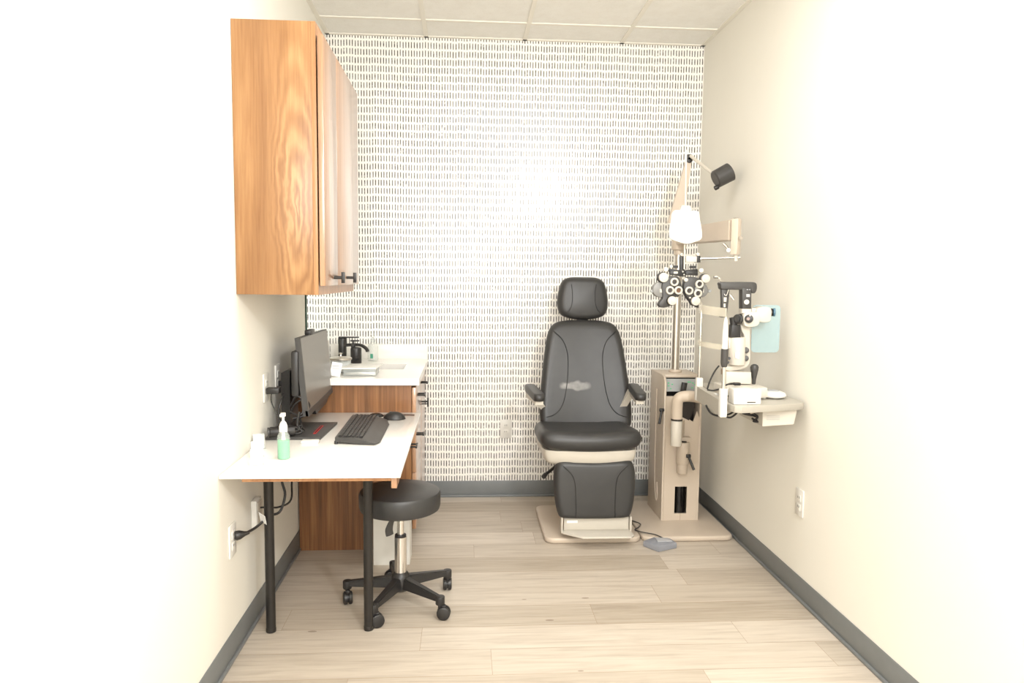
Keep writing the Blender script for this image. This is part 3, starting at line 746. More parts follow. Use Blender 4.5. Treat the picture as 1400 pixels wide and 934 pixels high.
# backrest
bo = smooth_loop([(0, 1.115), (-.09, 1.114), (-.165, 1.098), (-.205, 1.045), (-.228, .93), (-.242, .82), (-.255, .70), (-.258, .58), (-.235, .525), (-.1, .51), (0, .508),
                  (.1, .51), (.235, .525), (.258, .58), (.255, .70), (.242, .82), (.228, .93), (.205, 1.045), (.165, 1.098), (.09, 1.114)], 5)
def backp(u, v, w):
    k = (v-.5)/.6; bow = .02*(abs(u)/.24)**2
    return Vector((cx+.012+u, -.43+.15*k-w-bow, v))
bk = obj('backrest', B().cushion(bo, .085, backp, dome=.006), scuffed(at(785, 526, -.38).x, at(785, 526, -.38).z), ch)
def zfront(p, w): return backp(p[0], p[1], w)
for s in (-1, 1):
    pts = [(s*.175, 1.055), (s*.125, 1.005), (s*.10, .93), (s*.10, .83), (s*.112, .73), (s*.135, .65), (s*.175, .605), (s*.225, .59)]
    pts = [(x, y) for x, y in pts]
    obj('seam', B().tube([zfront(p, .0485) for p in pts], .0022, seg=6), 'vinyl_seam', bk)
obj('back_shell', B().cushion([(u*.93, .8+(v-.8)*.93) for u, v in bo], .02, lambda u, v, w: backp(u, v, w-.05), dome=0), 'beige', ch)
# head rest
ho = smooth_loop([(0, 1.356), (-.08, 1.353), (-.122, 1.328), (-.142, 1.265), (-.147, 1.195), (-.13, 1.143), (-.08, 1.120), (0, 1.112), (.08, 1.120), (.13, 1.143), (.147, 1.195), (.142, 1.265), (.122, 1.328), (.08, 1.353)], 6)
def headp(u, v, w): return Vector((cx+.012+u, -.245+.09*(v-1.23)-w, v+.005))
hd = obj('headrest', B().cushion(ho, .085, headp, dome=.008), 'vinyl', ch)
for s in (-1, 1):
    obj('seam', B().tube([headp(s*x, z, .048) for x, z in ((.072, 1.315), (.066, 1.27), (.067, 1.215), (.078, 1.175), (.095, 1.155))], .002, seg=6), 'vinyl_seam', hd)
obj('headrest_post', B().box((cx-.02, -.25, 1.0), (cx+.045, -.225, 1.2), .004), 'black', ch)
# arms
for s in (-1, 1):
    ax0 = cx + s*.262 if s > 0 else cx - .282
    fr = Vector((1.193, -.80, .748)) if s < 0 else Vector((1.712, -.80, .752))
    bkp = Vector((1.166, -.47, .758)) if s < 0 else Vector((1.742, -.47, .762))
    g = B(); dd = (fr-bkp).normalized(); sd = Vector((dd.y, -dd.x, 0)).normalized()
    L = (fr-bkp).length; ol = rrect(-L/2, -.028, L/2, .028, .026); mid = (fr+bkp)/2
    a_ = obj('armrest', B().cushion(ol, .04, lambda u, v, w: mid+dd*u+sd*v+Vector((0, 0, w)), dome=.004), 'vinyl', ch)
    obj('bracket', B().hexa([fr+Vector((-.02, .03, -.018)), fr+Vector((.02, .03, -.018)), fr+Vector((.02, .03, -.038)), fr+Vector((-.02, .03, -.038))],
                            [bkp+Vector((-.02, -.03, -.018)), bkp+Vector((.02, -.03, -.018)), bkp+Vector((.02, -.03, -.05)), bkp+Vector((-.02, -.03, -.05))])
        .hexa([bkp+Vector((-.018, -.03, -.02)), bkp+Vector((.018, -.03, -.02)), bkp+Vector((.018, .03, -.02)), bkp+Vector((-.018, .03, -.02))],
              [Vector((cx+s*.2-.02, -.43, .6)), Vector((cx+s*.2+.02, -.43, .6)), Vector((cx+s*.2+.02, -.38, .6)), Vector((cx+s*.2-.02, -.38, .6))]), 'ivory', a_)
# leg pad
lo_ = smooth_loop([(0, .428), (-.10, .432), (-.175, .432), (-.205, .395), (-.21, .32), (-.203, .23), (-.188, .165), (-.165, .142), (-.08, .137), (0, .136), (.08, .137), (.165, .142), (.188, .165), (.203, .23), (.21, .32), (.205, .395), (.175, .432), (.10, .432)], 5)
def legp(u, v, w): return Vector((cx-.002+u, -.80-.10*(.43-v)-w, v))
lg = obj('leg_pad', B().cushion(lo_, .07, legp, dome=.004), 'vinyl', ch)
for s in (-1, 1):
    obj('seam', B().tube([legp(s*x, z, .0385) for x, z in ((.165, .41), (.12, .365), (.104, .31), (.1, .22), (.1, .15))], .002, seg=6), 'vinyl_seam', lg)
# footrest
fp = thing  # keep name free
ft = obj('footplate', B().prism([(cx-.165, -.80), (cx+.185, -.80), (cx+.19, -.90), (cx+.17, -.925), (cx-.075, -.925), (cx-.165, -.85)], 'Z', .062, .072, .003), 'ivory', ch)
obj('footplate_back', B().box((cx-.155, -.815, .07), (cx+.18, -.805, .135), .002), 'ivory', ch)
obj('label', B().box((cx-.14, -.817, .108), (cx-.085, -.8155, .122)), 'paper', ft, label='small white sticker')
g = B()
for x in (cx-.168, cx+.186): g.box((x-.004, -.84, .062), (x+.004, -.80, .145), .002)
obj('hinge_bracket', g, 'ivory', ch)
obj('tilt_lever', B().tube([(cx-.16, -.60, .36), (cx-.215, -.66, .335), (cx-.245, -.68, .32)], .008).cyl((cx-.25, -.70, .318), (cx-.238, -.675, .322), .012), 'black', ch)
obj('mount_frame', B().box((cx-.06, -.80, .2), (cx+.06, -.7, .4), .01), 'beige', ch)

# ------------------------------------------------------------------ instrument stand
TX0, TX1, TY0, TY1 = 1.897, 2.107, -.56, -.27
st = thing('instrument_stand', (2.0, -.45, 0), 'tall beige instrument stand with chrome pole on flat base', 'instrument stand')
obj('base_plate', B().prism(rrect(1.735, -.815, 2.218, -.2, .045), 'Z', .0, .028, .01, 3), 'beige', st)
Z0 = .028
# tower: side cheeks, back, and front panels around the openings
g = B()
poly = [(TY0, Z0), (TY0, .795), (TY0+.02, .822), (TY0+.06, .832), (TY1, .832), (TY1, Z0)]
g.prism(poly, 'X', TX0, TX0+.012, .003); g.prism(poly, 'X', TX1-.012, TX1, .003)
g.box((TX0+.012, TY1-.012, Z0), (TX1-.012, TY1, .825))
g.box((TX0+.012, TY0+.05, .815), (TX1-.012, TY1-.012, .832), .004)
# front panels
sl0, sl1 = 1.983, 2.027
g.box((TX0+.012, TY0, Z0), (sl0-.012, TY0+.01, .72)); g.box((sl1+.012, TY0, Z0), (TX1-.012, TY0+.01, .56)); g.box((sl0-.012, TY0, Z0), (sl1+.012, TY0+.01, .066))
g.box((sl0-.012, TY0, .218), (sl1+.012, TY0+.01, .50))
obj('housing', g, 'beige', st)
obj('front_seam', B().box((2.004, TY0-.0006, Z0+.002), (2.006, TY0, .066)), 'beige_dark', st)
obj('glove_slot', B().cyl((2.005, TY0+.036, .066), (2.005, TY0+.036, .219), .031, seg=24).box((1.97, TY0+.045, .06), (2.04, TY0+.048, .22)), 'blackgloss', st)
# recess and console
obj('recess', B().box((TX0+.012, TY0+.10, .55), (TX1-.012, TY0+.104, .82)).box((TX0+.012, TY0+.02, .555), (TX1-.012, TY0+.1, .56)), 'slot', st)
cs = obj('control_panel', B().hexa([(TX0+.014, TY0+.012, .745), (TX1-.014, TY0+.012, .745), (TX1-.014, TY0+.03, .812), (TX0+.014, TY0+.03, .812)], [(TX0+.014, TY0+.03, .74), (TX1-.014, TY0+.03, .74), (TX1-.014, TY0+.05, .805), (TX0+.014, TY0+.05, .805)]), 'screen_grey', st)
g = B()
for x, z in ((1.925, .79), (1.925, .775), (1.935, .76), (1.945, .783), (2.035, .795), (2.045, .795), (2.06, .79), (2.07, .78), (2.055, .765), (2.075, .762)):
    yv = TY0+.012+(z-.745)/.067*.018-.001; g.box((x-.004, yv-.001, z-.0025), (x+.004, yv+.001, z+.0025))
obj('button', g, 'green_led', cs)
obj('front_cover', B().prism([(1.99, .35), (2.095, .35), (2.095, .60), (2.08, .64), (2.06, .58), (2.02, .605), (1.99, .61)], 'Y', TY0-.004, TY0+.008, .002), 'beige', st)
obj('cup_well', B().prism([(1.962, .72), (2.068, .72), (2.064, .66), (2.048, .61), (2.035, .588), (2.0, .605), (1.962, .612)], 'Y', TY0-.006, TY0-.0045), 'slot', st)
obj('handpiece', B().tube([(1.985, TY0-.02, .69), (1.992, TY0-.03, .76), (1.998, TY0-.03, .80)], .016, flat=(1, .8)).box((1.96, TY0-.02, .715), (2.05, TY0-.004, .735), .003), 'black', st)
# lower tilt sleeve with handle
obj('lower_sleeve', B().cyl((2.0, TY0-.03, .355), (2.0, TY0-.03, .475), .034, bev=.004).cyl((2.0, TY0-.025, .30), (2.0, TY0-.025, .36), .028, bev=.003).box((1.975, TY0-.03, .42), (2.045, TY0, .50), .006), 'beige', st)
obj('sleeve_opening', B().cyl((2.0, TY0-.045, .478), (2.0, TY0-.045, .4805), .014), 'slot', st)
def handle(p, q_):
    return B().cyl(Vector(p)+Vector((-.012, 0, 0)), Vector(p)+Vector((.012, 0, 0)), .01, bev=.002).tube([p, q_], lambda s: .0065+.001*s, smooth=False)
obj('clamp_lever', handle((2.02, TY0-.065, .405), (2.045, TY0-.09, .335)), 'black', st)
obj('clamp_lever', handle((1.885, TY0+.0, .645), (1.865, TY0-.03, .575)), 'black', st)
obj('side_cord', B().tube([(1.893, -.42, .74), (1.8925, -.42, .5), (1.8925, -.425, .25), (1.8935, -.46, .12), (1.893, -.485, .14), (1.893, -.475, .22)], .003), 'beige', st)
# slit lamp arm: vertical sleeve plus elbow and horizontal reach
ax_, ay_ = 1.912, -.75
obj('arm_sleeve', B().cyl((ax_, ay_, .492), (ax_, ay_, .625), .0285, seg=28, bev=.003), 'ivory', st)
obj('sleeve_ring', B().cyl((ax_, ay_, .625), (ax_, ay_, .634), .0298, seg=28), 'slot', st)
g = B().tube([(ax_, ay_, .634), (ax_, ay_, .70), (ax_+.004, ay_-.002, .735), (ax_+.03, ay_-.01, .752), (ax_+.08, ay_-.05, .756), (ax_+.125, ay_-.25, .762), (ax_+.135, ay_-.45, .775)], .0285, seg=24, n=8)
obj('table_arm', g, 'beige', st)
obj('arm_root', B().hexa([(ax_-.01, -.74, .51), (ax_+.02, -.74, .51), (ax_+.02, -.74, .59), (ax_-.01, -.74, .59)], [(1.975, TY0, .51), (2.015, TY0, .51), (2.015, TY0, .59), (1.975, TY0, .59)]), 'beige', st)
# pole
px_, py_ = 2.0, -.40
obj('pole_collar', B().cyl((px_, py_, .832), (px_, py_, .848), .036, bev=.004), 'beige', st)
obj('pole', B().cyl((px_, py_, .84), (px_, py_, 1.55), .0205, seg=28), 'satin', st)
# upper lamp arm tapered, with elbow
e0 = at(923, 300, py_); e1 = at(942, 217, py_-.02)
g = B(); w0, w1 = .042, .014
g.hexa([e0+Vector((-w0, -.012, -.02)), e0+Vector((w0, -.012, -.02)), e1+Vector((w1, -.01, 0)), e1+Vector((-w1, -.01, 0))],
       [e0+Vector((-w0, .012, -.02)), e0+Vector((w0, .012, -.02)), e1+Vector((w1, .01, 0)), e1+Vector((-w1, .01, 0))])
g.cyl((px_, py_, 1.64), (px_, py_, e0.z), .02, seg=20)
obj('lamp_riser', g, 'beige', st)
obj('lamp_elbow', B().cyl(e1+Vector((0, -.016, -.008)), e1+Vector((0, .016, -.008)), .017, bev=.003).box(e1+Vector((-.014, -.016, -.01)), e1+Vector((.01, .016, .022)), .004), 'black', st)
l0 = e1+Vector((.004, -.014, .012)); l1 = at(978, 240, -.62)
obj('lamp_arm', B().tube([l0, l1], .009, smooth=False), 'ivory', st)
c0 = at(977.5, 246, -.66); c1 = at(1000, 234, -.66)
lx = (c1-c0).normalized()
hdl = obj('lamp_head', B().lathe(c0, lx, [(0, 0), (.040, 0), (.046, .006), (.048, .09), (.046, .09), (.043, .02), (0, .018)], 32), 'charcoal', st)
obj('lamp_knob', B().cyl(c0+Vector((-.004, -.01, -.045)), c0+Vector((.016, -.01, -.035)), .012, bev=.003), 'black', hdl)
obj('lamp_switch', B().cyl(c0+lx*.055+Vector((.01, 0, .04)), c0+lx*.055+Vector((.014, 0, .054)), .009), 'black', hdl)
# counterbalance beam
bA, bB = Vector((px_-.005, py_, 0)), at(1003, 320, -1.07); bB.z = 0
d = (bB-bA).normalized(); s_ = Vector((-d.y, d.x, 0))
def beam(pA, pB, z0a, z1a, z0b, z1b, w):
    return B().hexa([pA-s_*w+Vector((0, 0, z0a)), pA+s_*w+Vector((0, 0, z0a)), pA+s_*w+Vector((0, 0, z1a)), pA-s_*w+Vector((0, 0, z1a))],
                    [pB-s_*w+Vector((0, 0, z0b)), pB+s_*w+Vector((0, 0, z0b)), pB+s_*w+Vector((0, 0, z1b)), pB-s_*w+Vector((0, 0, z1b))])
g = beam(bA, bB, 1.545, 1.63, 1.535, 1.632, .024); bmesh.ops.bevel(g.bm, geom=g.bm.edges[:], offset=.005, segments=2, affect='EDGES')
obj('counterbalance_beam', g, 'beige', st)
obj('beam_hub', B().cyl((px_, py_, 1.515), (px_, py_, 1.64), .04, bev=.008).cyl((px_, py_, 1.49), (px_, py_, 1.515), .027), 'beige', st)
ec = bB+d*.02
g = B().prism([(-.014, 1.47), (.016, 1.47), (.019, 1.50), (.019, 1.63), (.016, 1.636), (-.014, 1.636)], 'Y', -.02, .02, .004)
Rz = Matrix.Rotation(math.atan2(d.y, d.x)+math.pi*.22, 3, 'Z')
for v in g.bm.verts: z_ = v.co.z; p = Rz @ Vector((v.co.x, v.co.y, 0)); v.co = ec+Vector((p.x, p.y, z_))
obj('beam_end', g, 'beige', st)
obj('beam_screw', B().cyl(ec+Vector((.012, -.028, 1.545)), ec+Vector((.013, -.034, 1.545)), .009), 'satin', st)
obj('beam_cap', B().cyl(ec+Vector((0, 0, 1.636)), ec+Vector((0, 0, 1.6385)), .011), 'slot', st)
# drop rod and crossbar that carry the phoropter
r0 = at(1006, 345, -1.09); r1 = at(1006, 357, -1.09)
obj('drop_rod', B().cyl((r0.x, -1.09, 1.47), r1, .0085), 'ivory', st)
crz = at(1006, 352, -1.09)
cl = at(936, 354.5, -1.05)
obj('crossbar', B().cyl(cl+Vector((.0, 0, 0)), crz+Vector((.02, 0, 0)), .0065), 'chrome', st)
k1, k2 = at(999, 341, -1.05), at(994, 333, -1.05)
obj('adjust_knob', B().tube([at(989, 333, -1.05), at(994, 338, -1.06), at(996, 342, -1.06)], .006).cyl(at(996, 342, -1.07), at(997, 342, -1.05), .009), 'chrome', st)
# slit lamp table with headed column clamp
TZ = .85
tp = [(1.965, -.95), (1.93, -1.16), (1.87, -1.50), (1.893, -1.592), (1.915, -1.607), (2.195, -1.53), (2.222, -1.50), (2.222, -.93)]
obj('instrument_table', B().prism(tp, 'Z', TZ-.028, TZ, .003), 'table', st)

# ------------------------------------------------------------------ phoropter
YP = -1.06
PXM = (at(901, 400, YP)-at(900, 400, YP)).x      # one photo pixel in metres at that depth
phc = at(932, 395, YP)
ph = thing('phoropter', phc, 'black and white phoropter with lens dials hanging from chrome crossbar', 'phoropter')
def disc(b, x, y, r, y0, y1, seg=28, bev=.0): c_ = at(x, y, YP); b.cyl((c_.x, YP+y0, c_.z), (c_.x, YP+y1, c_.z), r*PXM, seg=seg, bev=bev); return b
def pl(pts): return [(at(x, y, YP).x, at(x, y, YP).z) for x, y in pts]
Lh = [(926, 378), (930, 386), (931, 396), (928, 404), (922, 411), (914, 419), (904, 420.5), (900, 417), (902, 412), (905, 408), (905, 400), (904, 392), (907, 383), (915, 378.5)]
Rh = [(940, 379), (950, 379), (958, 383), (961, 390), (960, 400), (957, 408), (956, 418), (955, 421), (950, 418), (942, 411), (936, 402), (934, 393), (935.5, 385)]
for pts in (Lh, Rh):
    obj('lens_housing', B().prism(smooth_loop(pl(pts), 4), 'Y', YP-.012, YP+.03, .004), 'charcoal', ph)
for x, y in ((903, 396), (959, 397)):
    obj('side_housing', disc(B(), x, y, 10.5 if x < 930 else 9.5, -.002, .035, 32, .004), 'light_grey' if False else simple('mid_grey_enamel', srgb(128, 126, 122), .4), ph)
for x in (892.5, 971): obj('pupil_knob', disc(B(), x, 398, 2.2, .005, .02), 'screen_grey', ph)
for i, (x, y) in enumerate(((920.5, 385.5), (914.5, 397), (926, 397), (954.5, 388.5), (940.5, 397.5), (952.5, 401))):
    c_ = at(x, y, YP); r_ = 5.6*PXM
    rr = obj('lens_ring', B().lathe((c_.x, YP-.012, c_.z), (0, -1, 0), [(r_*.55, 0), (r_*.96, 0), (r_, .003), (r_, .010), (r_*.85, .013), (r_*.62, .013), (r_*.55, .004)], 28), 'ringwhite', ph)
    obj('lens', B().cyl((c_.x, YP-.0125, c_.z), (c_.x, YP-.015, c_.z), r_*.6), 'amber' if i in (2,) else 'lens', rr)
obj('turret_link', B().prism(smooth_loop(pl([(950, 392), (953, 393), (952, 398), (949, 397)]), 3), 'Y', YP-.016, YP-.011), 'screen_grey', ph)
for x, y, r in ((905.5, 379.5, 6.3), (962.5, 381, 5.6), (917, 411, 5.9), (949, 411.5, 6.0)):
    dk = obj('dial_knob', disc(disc(B(), x, y, r, -.03, -.012, 28, .002), x, y, r*.45, -.034, -.03, 20), 'ringwhite', ph)
    obj('dial_base', disc(B(), x, y, r*1.15, -.012, .01), 'black', dk)
for x, y, r in ((909, 368.5, 3.2), (957, 370, 3.0), (916, 364.5, 2.2), (952.5, 348, 2.2), (936.3, 382.7, 2.6), (923.5, 407, 1.2), (941.8, 407, 1.2)):
    obj('small_knob', disc(B(), x, y, r, -.022, -.008, 18, .001), 'ringwhite', ph)
g = B()
g.prism(pl([(913, 367), (925, 369), (929, 369), (934, 371), (940, 369), (953, 367.5), (954, 371), (940, 375), (931, 375), (914, 371)]), 'Y', YP-.006, YP+.02, .001)
g.prism(pl([(919, 363), (926.5, 363), (926.5, 366.5), (919, 366.5)]), 'Y', YP-.01, YP+.012); g.prism(pl([(943.5, 363.5), (951, 363.5), (951, 367), (943.5, 367)]), 'Y', YP-.01, YP+.012)
g.prism(pl([(915.5, 371), (931, 370), (931, 378), (915.5, 375.5)]), 'Y', YP-.012, YP+.012, .001); g.prism(pl([(937, 371), (953, 371), (953, 377), (937, 376)]), 'Y', YP-.012, YP+.012, .001)
g.prism(pl([(929.5, 350.5), (934.5, 350.5), (935.5, 372), (936, 378), (930, 378), (929.5, 366)]), 'Y', YP-.01, YP+.015, .001)
obj('mounting_frame', g, 'black', ph)
g = B().prism(pl([(920, 371.5), (925.5, 371.5), (925.5, 374.2), (920, 374.2)]), 'Y', YP-.0135, YP-.012)
for x, y in ((932.3, 371.5), (934, 375.5)): disc(g, x, y, .9, -.016, -.012)
obj('scale_window', g, 'ringwhite', ph)
g = B()
for x in (903.5, 960.5): g.prism(pl([(x-1.5, 395), (x+1.5, 395), (x+1.5, 400), (x-1.5, 400)]), 'Y', YP-.004, YP-.002)
obj('side_scale', g, 'ringwhite', ph)
obj('clamp_block', B().prism(pl([(936, 350.5), (951, 350.5), (951, 358.5), (936, 358.5)]), 'Y', YP-.022, YP+.018, .002), 'ivory', ph)
obj('clamp_ring', B().prism(pl([(950.5, 350), (955.5, 350), (955.5, 359), (950.5, 359)]), 'Y', YP-.024, YP+.02, .002), 'black', ph)
rt, rb = at(938.3, 205, YP-.03), at(935.5, 368, YP-.03)
obj('near_point_rod', B().cyl(rb, rt, .0034, seg=12), 'ringwhite', ph)
obj('top_knob', disc(B(), 931.5, 348, 2.2, -.01, .01, 16, .001), 'ringwhite', ph)
# near point card
YC = YP-.045
def pc(pts): return [(at(x, y, YC).x, at(x, y, YC).z) for x, y in pts]
t = thing('near_point_card', at(937, 333, YC), 'bright white rounded near vision card hung on vertical rod', 'card')
obj('card', B().prism(smooth_loop(pc([(921, 288.5), (937, 288), (954, 289), (956.5, 300), (959.5, 318), (958, 327), (949, 331), (940, 333.5), (930, 331.5), (918, 327), (914.5, 321), (917, 304)]), 4), 'Y', YC-.004, YC+.004, .0015), 'white_stuff', t)
obj('clip', B().prism(pc([(932, 281), (943, 281), (945.5, 288.5), (929, 288.5)]), 'Y', YC-.007, YC+.014, .002), 'ivory', t)

# ------------------------------------------------------------------ slit lamp
YL = -1.36
def sl(pts, Y=YL): return [(at(x, y, Y).x, at(x, y, Y).z) for x, y in pts]
slp = thing('slit_lamp', (2.03, YL, TZ), 'white slit lamp microscope with black top arm on grey table', 'slit lamp')
# chin rest frame
FR, FL = at(988, 558, -1.56), at(955.5, 531, -1.16)
FR.z = FL.z = 0
d2 = (FL-FR).normalized(); s2 = Vector((-d2.y, d2.x, 0))
g = B()
for z0_, z1_ in ((.803, .866),):
    g.hexa([FR-s2*.012+Vector((0, 0, z0_)), FR+s2*.012+Vector((0, 0, z0_)), FR+s2*.012+Vector((0, 0, z1_)), FR-s2*.012+Vector((0, 0, z1_))],
           [FL-s2*.012-d2*-.03+Vector((0, 0, z0_)), FL+s2*.012-d2*-.03+Vector((0, 0, z0_)), FL+s2*.012-d2*-.03+Vector((0, 0, z1_)), FL-s2*.012-d2*-.03+Vector((0, 0, z1_))])
obj('frame_bar', g, 'table', slp)
fr = obj('headrest_frame', B().cyl(FL+Vector((0, 0, .866)), FL+Vector((.0, 0, 1.24)), .0075), 'chrome', slp)
obj('foot_block', B().box(FR+Vector((-.014, -.014, .80)), FR+Vector((.014, .014, .915)), .003), 'white_stuff', slp)
obj('foot_block', B().box(FL+Vector((-.014, -.014, .80)), FL+Vector((.014, .014, .905)), .003), 'white_stuff', slp)
def rz(y): return at(988, y, -1.56).z
obj('right_column', B().cyl(FR+Vector((0, 0, .9)), FR+Vector((0, 0, rz(499))), .0075), 'chrome', slp)
obj('column_grip', B().lathe(FR+Vector((0, 0, rz(502))), (0, 0, 1), [(0, 0), (.010, 0), (.0135, .012), (.0145, .02), (.0145, rz(477)-rz(502)), (0, rz(477)-rz(502))], 20), 'charcoal', slp)
obj('column_tube', B().lathe(FR+Vector((0, 0, rz(477))), (0, 0, 1), [(0, 0), (.0115, 0), (.0115, .06), (.008, rz(440)-rz(477)), (.004, rz(434)-rz(477)), (0, rz(434)-rz(477))], 20), 'white_stuff', slp)
# forehead and chin bands
def band(ya, yb, h, bulge, name, mat):
    A = FL+Vector((0, 0, ya)); C = FR+Vector((0, 0, yb)); g = B(); N_ = 10; rings = []
    for i in range(N_+1):
        q_ = i/N_; p = A.lerp(C, q_)+s2*(-bulge*math.sin(math.pi*q_))*-1
        rings.append([g.bm.verts.new(p+s2*a+Vector((0, 0, b_))) for a, b_ in ((-.002, -h/2), (.002, -h/2), (.002, h/2), (-.002, h/2))])
    for R1_, R2_ in zip(rings, rings[1:]):
        for k_ in range(4): g.bm.faces.new([R1_[k_], R1_[(k_+1) % 4], R2_[(k_+1) % 4], R2_[k_]])
    g.bm.faces.new(rings[0]); g.bm.faces.new(rings[-1][::-1]); return obj(name, g, mat, slp)
band(1.235, 1.222, .036, .05, 'forehead_band', 'strap')
band(1.078, 1.082, .022, .05, 'chin_rest', 'strap')
f0 = at(986, 401, -1.56)
obj('fixation_lamp', B().tube([at(978, 379, -1.3), at(984, 381, -1.3), at(986.5, 387, -1.32)], .004).cyl(at(976, 379, -1.3), at(981, 379, -1.3), .006), 'chrome', slp)
# black top arm
obj('top_arm', B().prism(smooth_loop(sl([(984, 386), (1000, 385.5), (1018, 385.5), (1029, 386), (1032.5, 389), (1032.5, 396), (1030, 400.5), (1026, 400.5), (1024, 397), (1010, 396.5), (995, 396), (985, 395.5), (983.5, 391)]), 3), 'Y', YL-.02, YL+.022, .004), 'charcoal', slp)
obj('illumination_arm', B().prism(sl([(985.5, 394), (996.5, 394), (995, 412), (992, 434), (985.5, 434), (986, 412)]), 'Y', YL-.012, YL+.012, .002), 'charcoal', slp)
obj('illumination_window', B().prism(sl([(988.2, 406.5), (992, 406.5), (991.5, 412.5), (988.2, 412.5)]), 'Y', YL-.0135, YL-.012).prism(sl([(988, 415), (990.5, 415), (990.3, 420), (988, 420)]), 'Y', YL-.0135, YL-.012), 'ringwhite', slp)
obj('mirror_knob', B().cyl(at(985, 430, YL-.02), at(985, 430, YL+.03), .011, bev=.002).cyl(at(989.5, 431, YL-.022), at(989.5, 431, YL+.01), .010, bev=.002), 'black', slp)
obj('filter_lever', B().tube([at(996, 396, YL-.02), at(993, 404, YL-.022), at(990, 402, YL-.02)], .002).tube([at(998, 403, YL-.02), at(1003.5, 410, YL-.03)], .0045, smooth=False), 'chrome', slp)
obj('lamp_housing', B().prism(sl([(1012.5, 394), (1025, 394), (1024.5, 422.5), (1012.5, 422.5)]), 'Y', YL-.022, YL+.022, .003), 'charcoal', slp)
g = B()
for pts in ([(1017.5, 402), (1022.3, 402), (1022.3, 406), (1017.5, 406)], [(1018, 395.4), (1020, 395.4), (1020, 396.4), (1018, 396.4)], [(1021.3, 395.4), (1023, 395.4), (1023, 396.4), (1021.3, 396.4)]):
    g.prism(sl(pts), 'Y', YL-.0235, YL-.022)
obj('scale_mark', g, 'light_grey', slp)
obj('slit_dial', B().cyl(at(1020.8, 413, YL-.022), at(1020.8, 413, YL-.030), .0105), 'ringwhite', slp)
# microscope head
obj('arm_collar', B().prism(sl([(1012, 422), (1024.5, 422), (1024.5, 428), (1012, 428)]), 'Y', YL-.022, YL+.02, .002), 'ivory', slp)
obj('microscope_body', B().prism(smooth_loop(sl([(1014, 428), (1024, 426), (1032, 427), (1035, 434), (1033, 443), (1027, 446), (1016, 446), (1013, 440)]), 3), 'Y', YL-.035, YL+.03, .004), 'ivory', slp)
obj('eyepiece_housing', B().prism(smooth_loop(sl([(1031, 424), (1038, 419.5), (1048, 420), (1051.5, 424), (1051, 434), (1049, 439), (1041, 440.5), (1034, 438)]), 3), 'Y', YL-.028, YL+.035, .005), 'ivory', slp)
obj('housing_neck', B().prism(sl([(1026, 421), (1036, 421.5), (1036, 434), (1026, 430)]), 'Y', YL-.015, YL+.025, .003), 'ivory', slp)
e0_, e1_ = at(1049.5, 427.5, YL), at(1057, 427, YL-.01)
obj('eyepiece', B().cyl(e0_, e1_, .019, .0165, bev=.002), 'black', slp)
obj('eyepiece_cup', B().cyl(e1_, e1_+Vector((.008, -.002, 0)), .018, bev=.002), simple('blue_rubber', srgb(74, 108, 130), .4), slp)
mg = obj('magnification_dial', B().cyl(at(1024, 436, YL-.035), at(1024, 436, YL-.049), .0178, bev=.002), 'black', slp)
obj('dial_centre', B().cyl(at(1023, 436, YL-.049), at(1023, 436, YL-.0505), .007), 'amber', mg)
g = B()
for x, y in ((1025.5, 431.5), (1025.5, 440)): g.cyl(at(x, y, YL-.049), at(x, y, YL-.051), .003)
obj('dial_mark', g, 'ringwhite', mg)
# black objective group
obj('prism_barrel', B().tube([at(1001.8, 434, YL), at(1003.2, 445, YL), at(1004, 452, YL)], .0145, seg=16), 'black', slp)
obj('barrel_foot', B().prism(sl([(998.5, 444), (1010, 444), (1010.5, 461), (997, 461), (998, 452)]), 'Y', YL-.02, YL+.02, .003), 'black', slp)
obj('objective', B().cyl(at(1008.5, 436.5, YL-.02), at(1012.5, 436, YL+.01), .0215, bev=.003).cyl(at(1007.5, 436.5, YL-.03), at(1008.5, 436.5, YL-.02), .012), 'black', slp)
obj('drum', B().cyl(at(1007.5, 498.5, YL), at(1007.5, 461, YL), .0355, .0345, seg=36, bev=.003), 'ivory', slp)
obj('drum_side', B().prism(sl([(995.5, 462), (1000, 462), (1000, 477), (995.5, 476)]), 'Y', YL-.01, YL+.02, .002), 'ivory', slp)
obj('drum_label', B().prism(sl([(1001, 480.5), (1007, 480.5), (1006, 490), (1001, 488)]), 'Y', YL-.0372, YL-.036), 'blue_label', slp)
obj('drum_knob', B().cyl(at(996.8, 490, YL-.02), at(996.8, 490, YL-.036), .0065).cyl(at(995.2, 495.5, YL-.02), at(995.2, 495.5, YL-.036), .006), 'black', slp)
obj('support_arm', B().prism(smooth_loop(sl([(1014, 443), (1023, 444), (1025.5, 450), (1026, 480), (1025.5, 494), (1022, 501), (1010, 506), (993, 507.5), (991, 502), (1004, 500), (1013, 496), (1017, 490), (1018, 462), (1014, 452)]), 3), 'Y', YL+.0, YL+.04, .004), 'ivory', slp)
for y in (479, 490): obj('arm_knob', B().cyl(at(1019.8, y, YL-.0), at(1019.8, y, YL-.022), .0135 if y < 485 else .012, bev=.003), 'charcoal', slp)
zt0 = at(1000, 521, YL).z
obj('swivel_block', B().prism(sl([(989.5, 507), (1023.5, 508), (1023.5, 524), (989.5, 524)]), 'Y', YL-.03, YL+.05, .003), 'ivory', slp)
obj('swivel_pin', B().prism(sl([(989, 505), (996, 507), (996, 513), (989, 513)]), 'Y', YL-.02, YL+.03), 'beige_dark', slp)
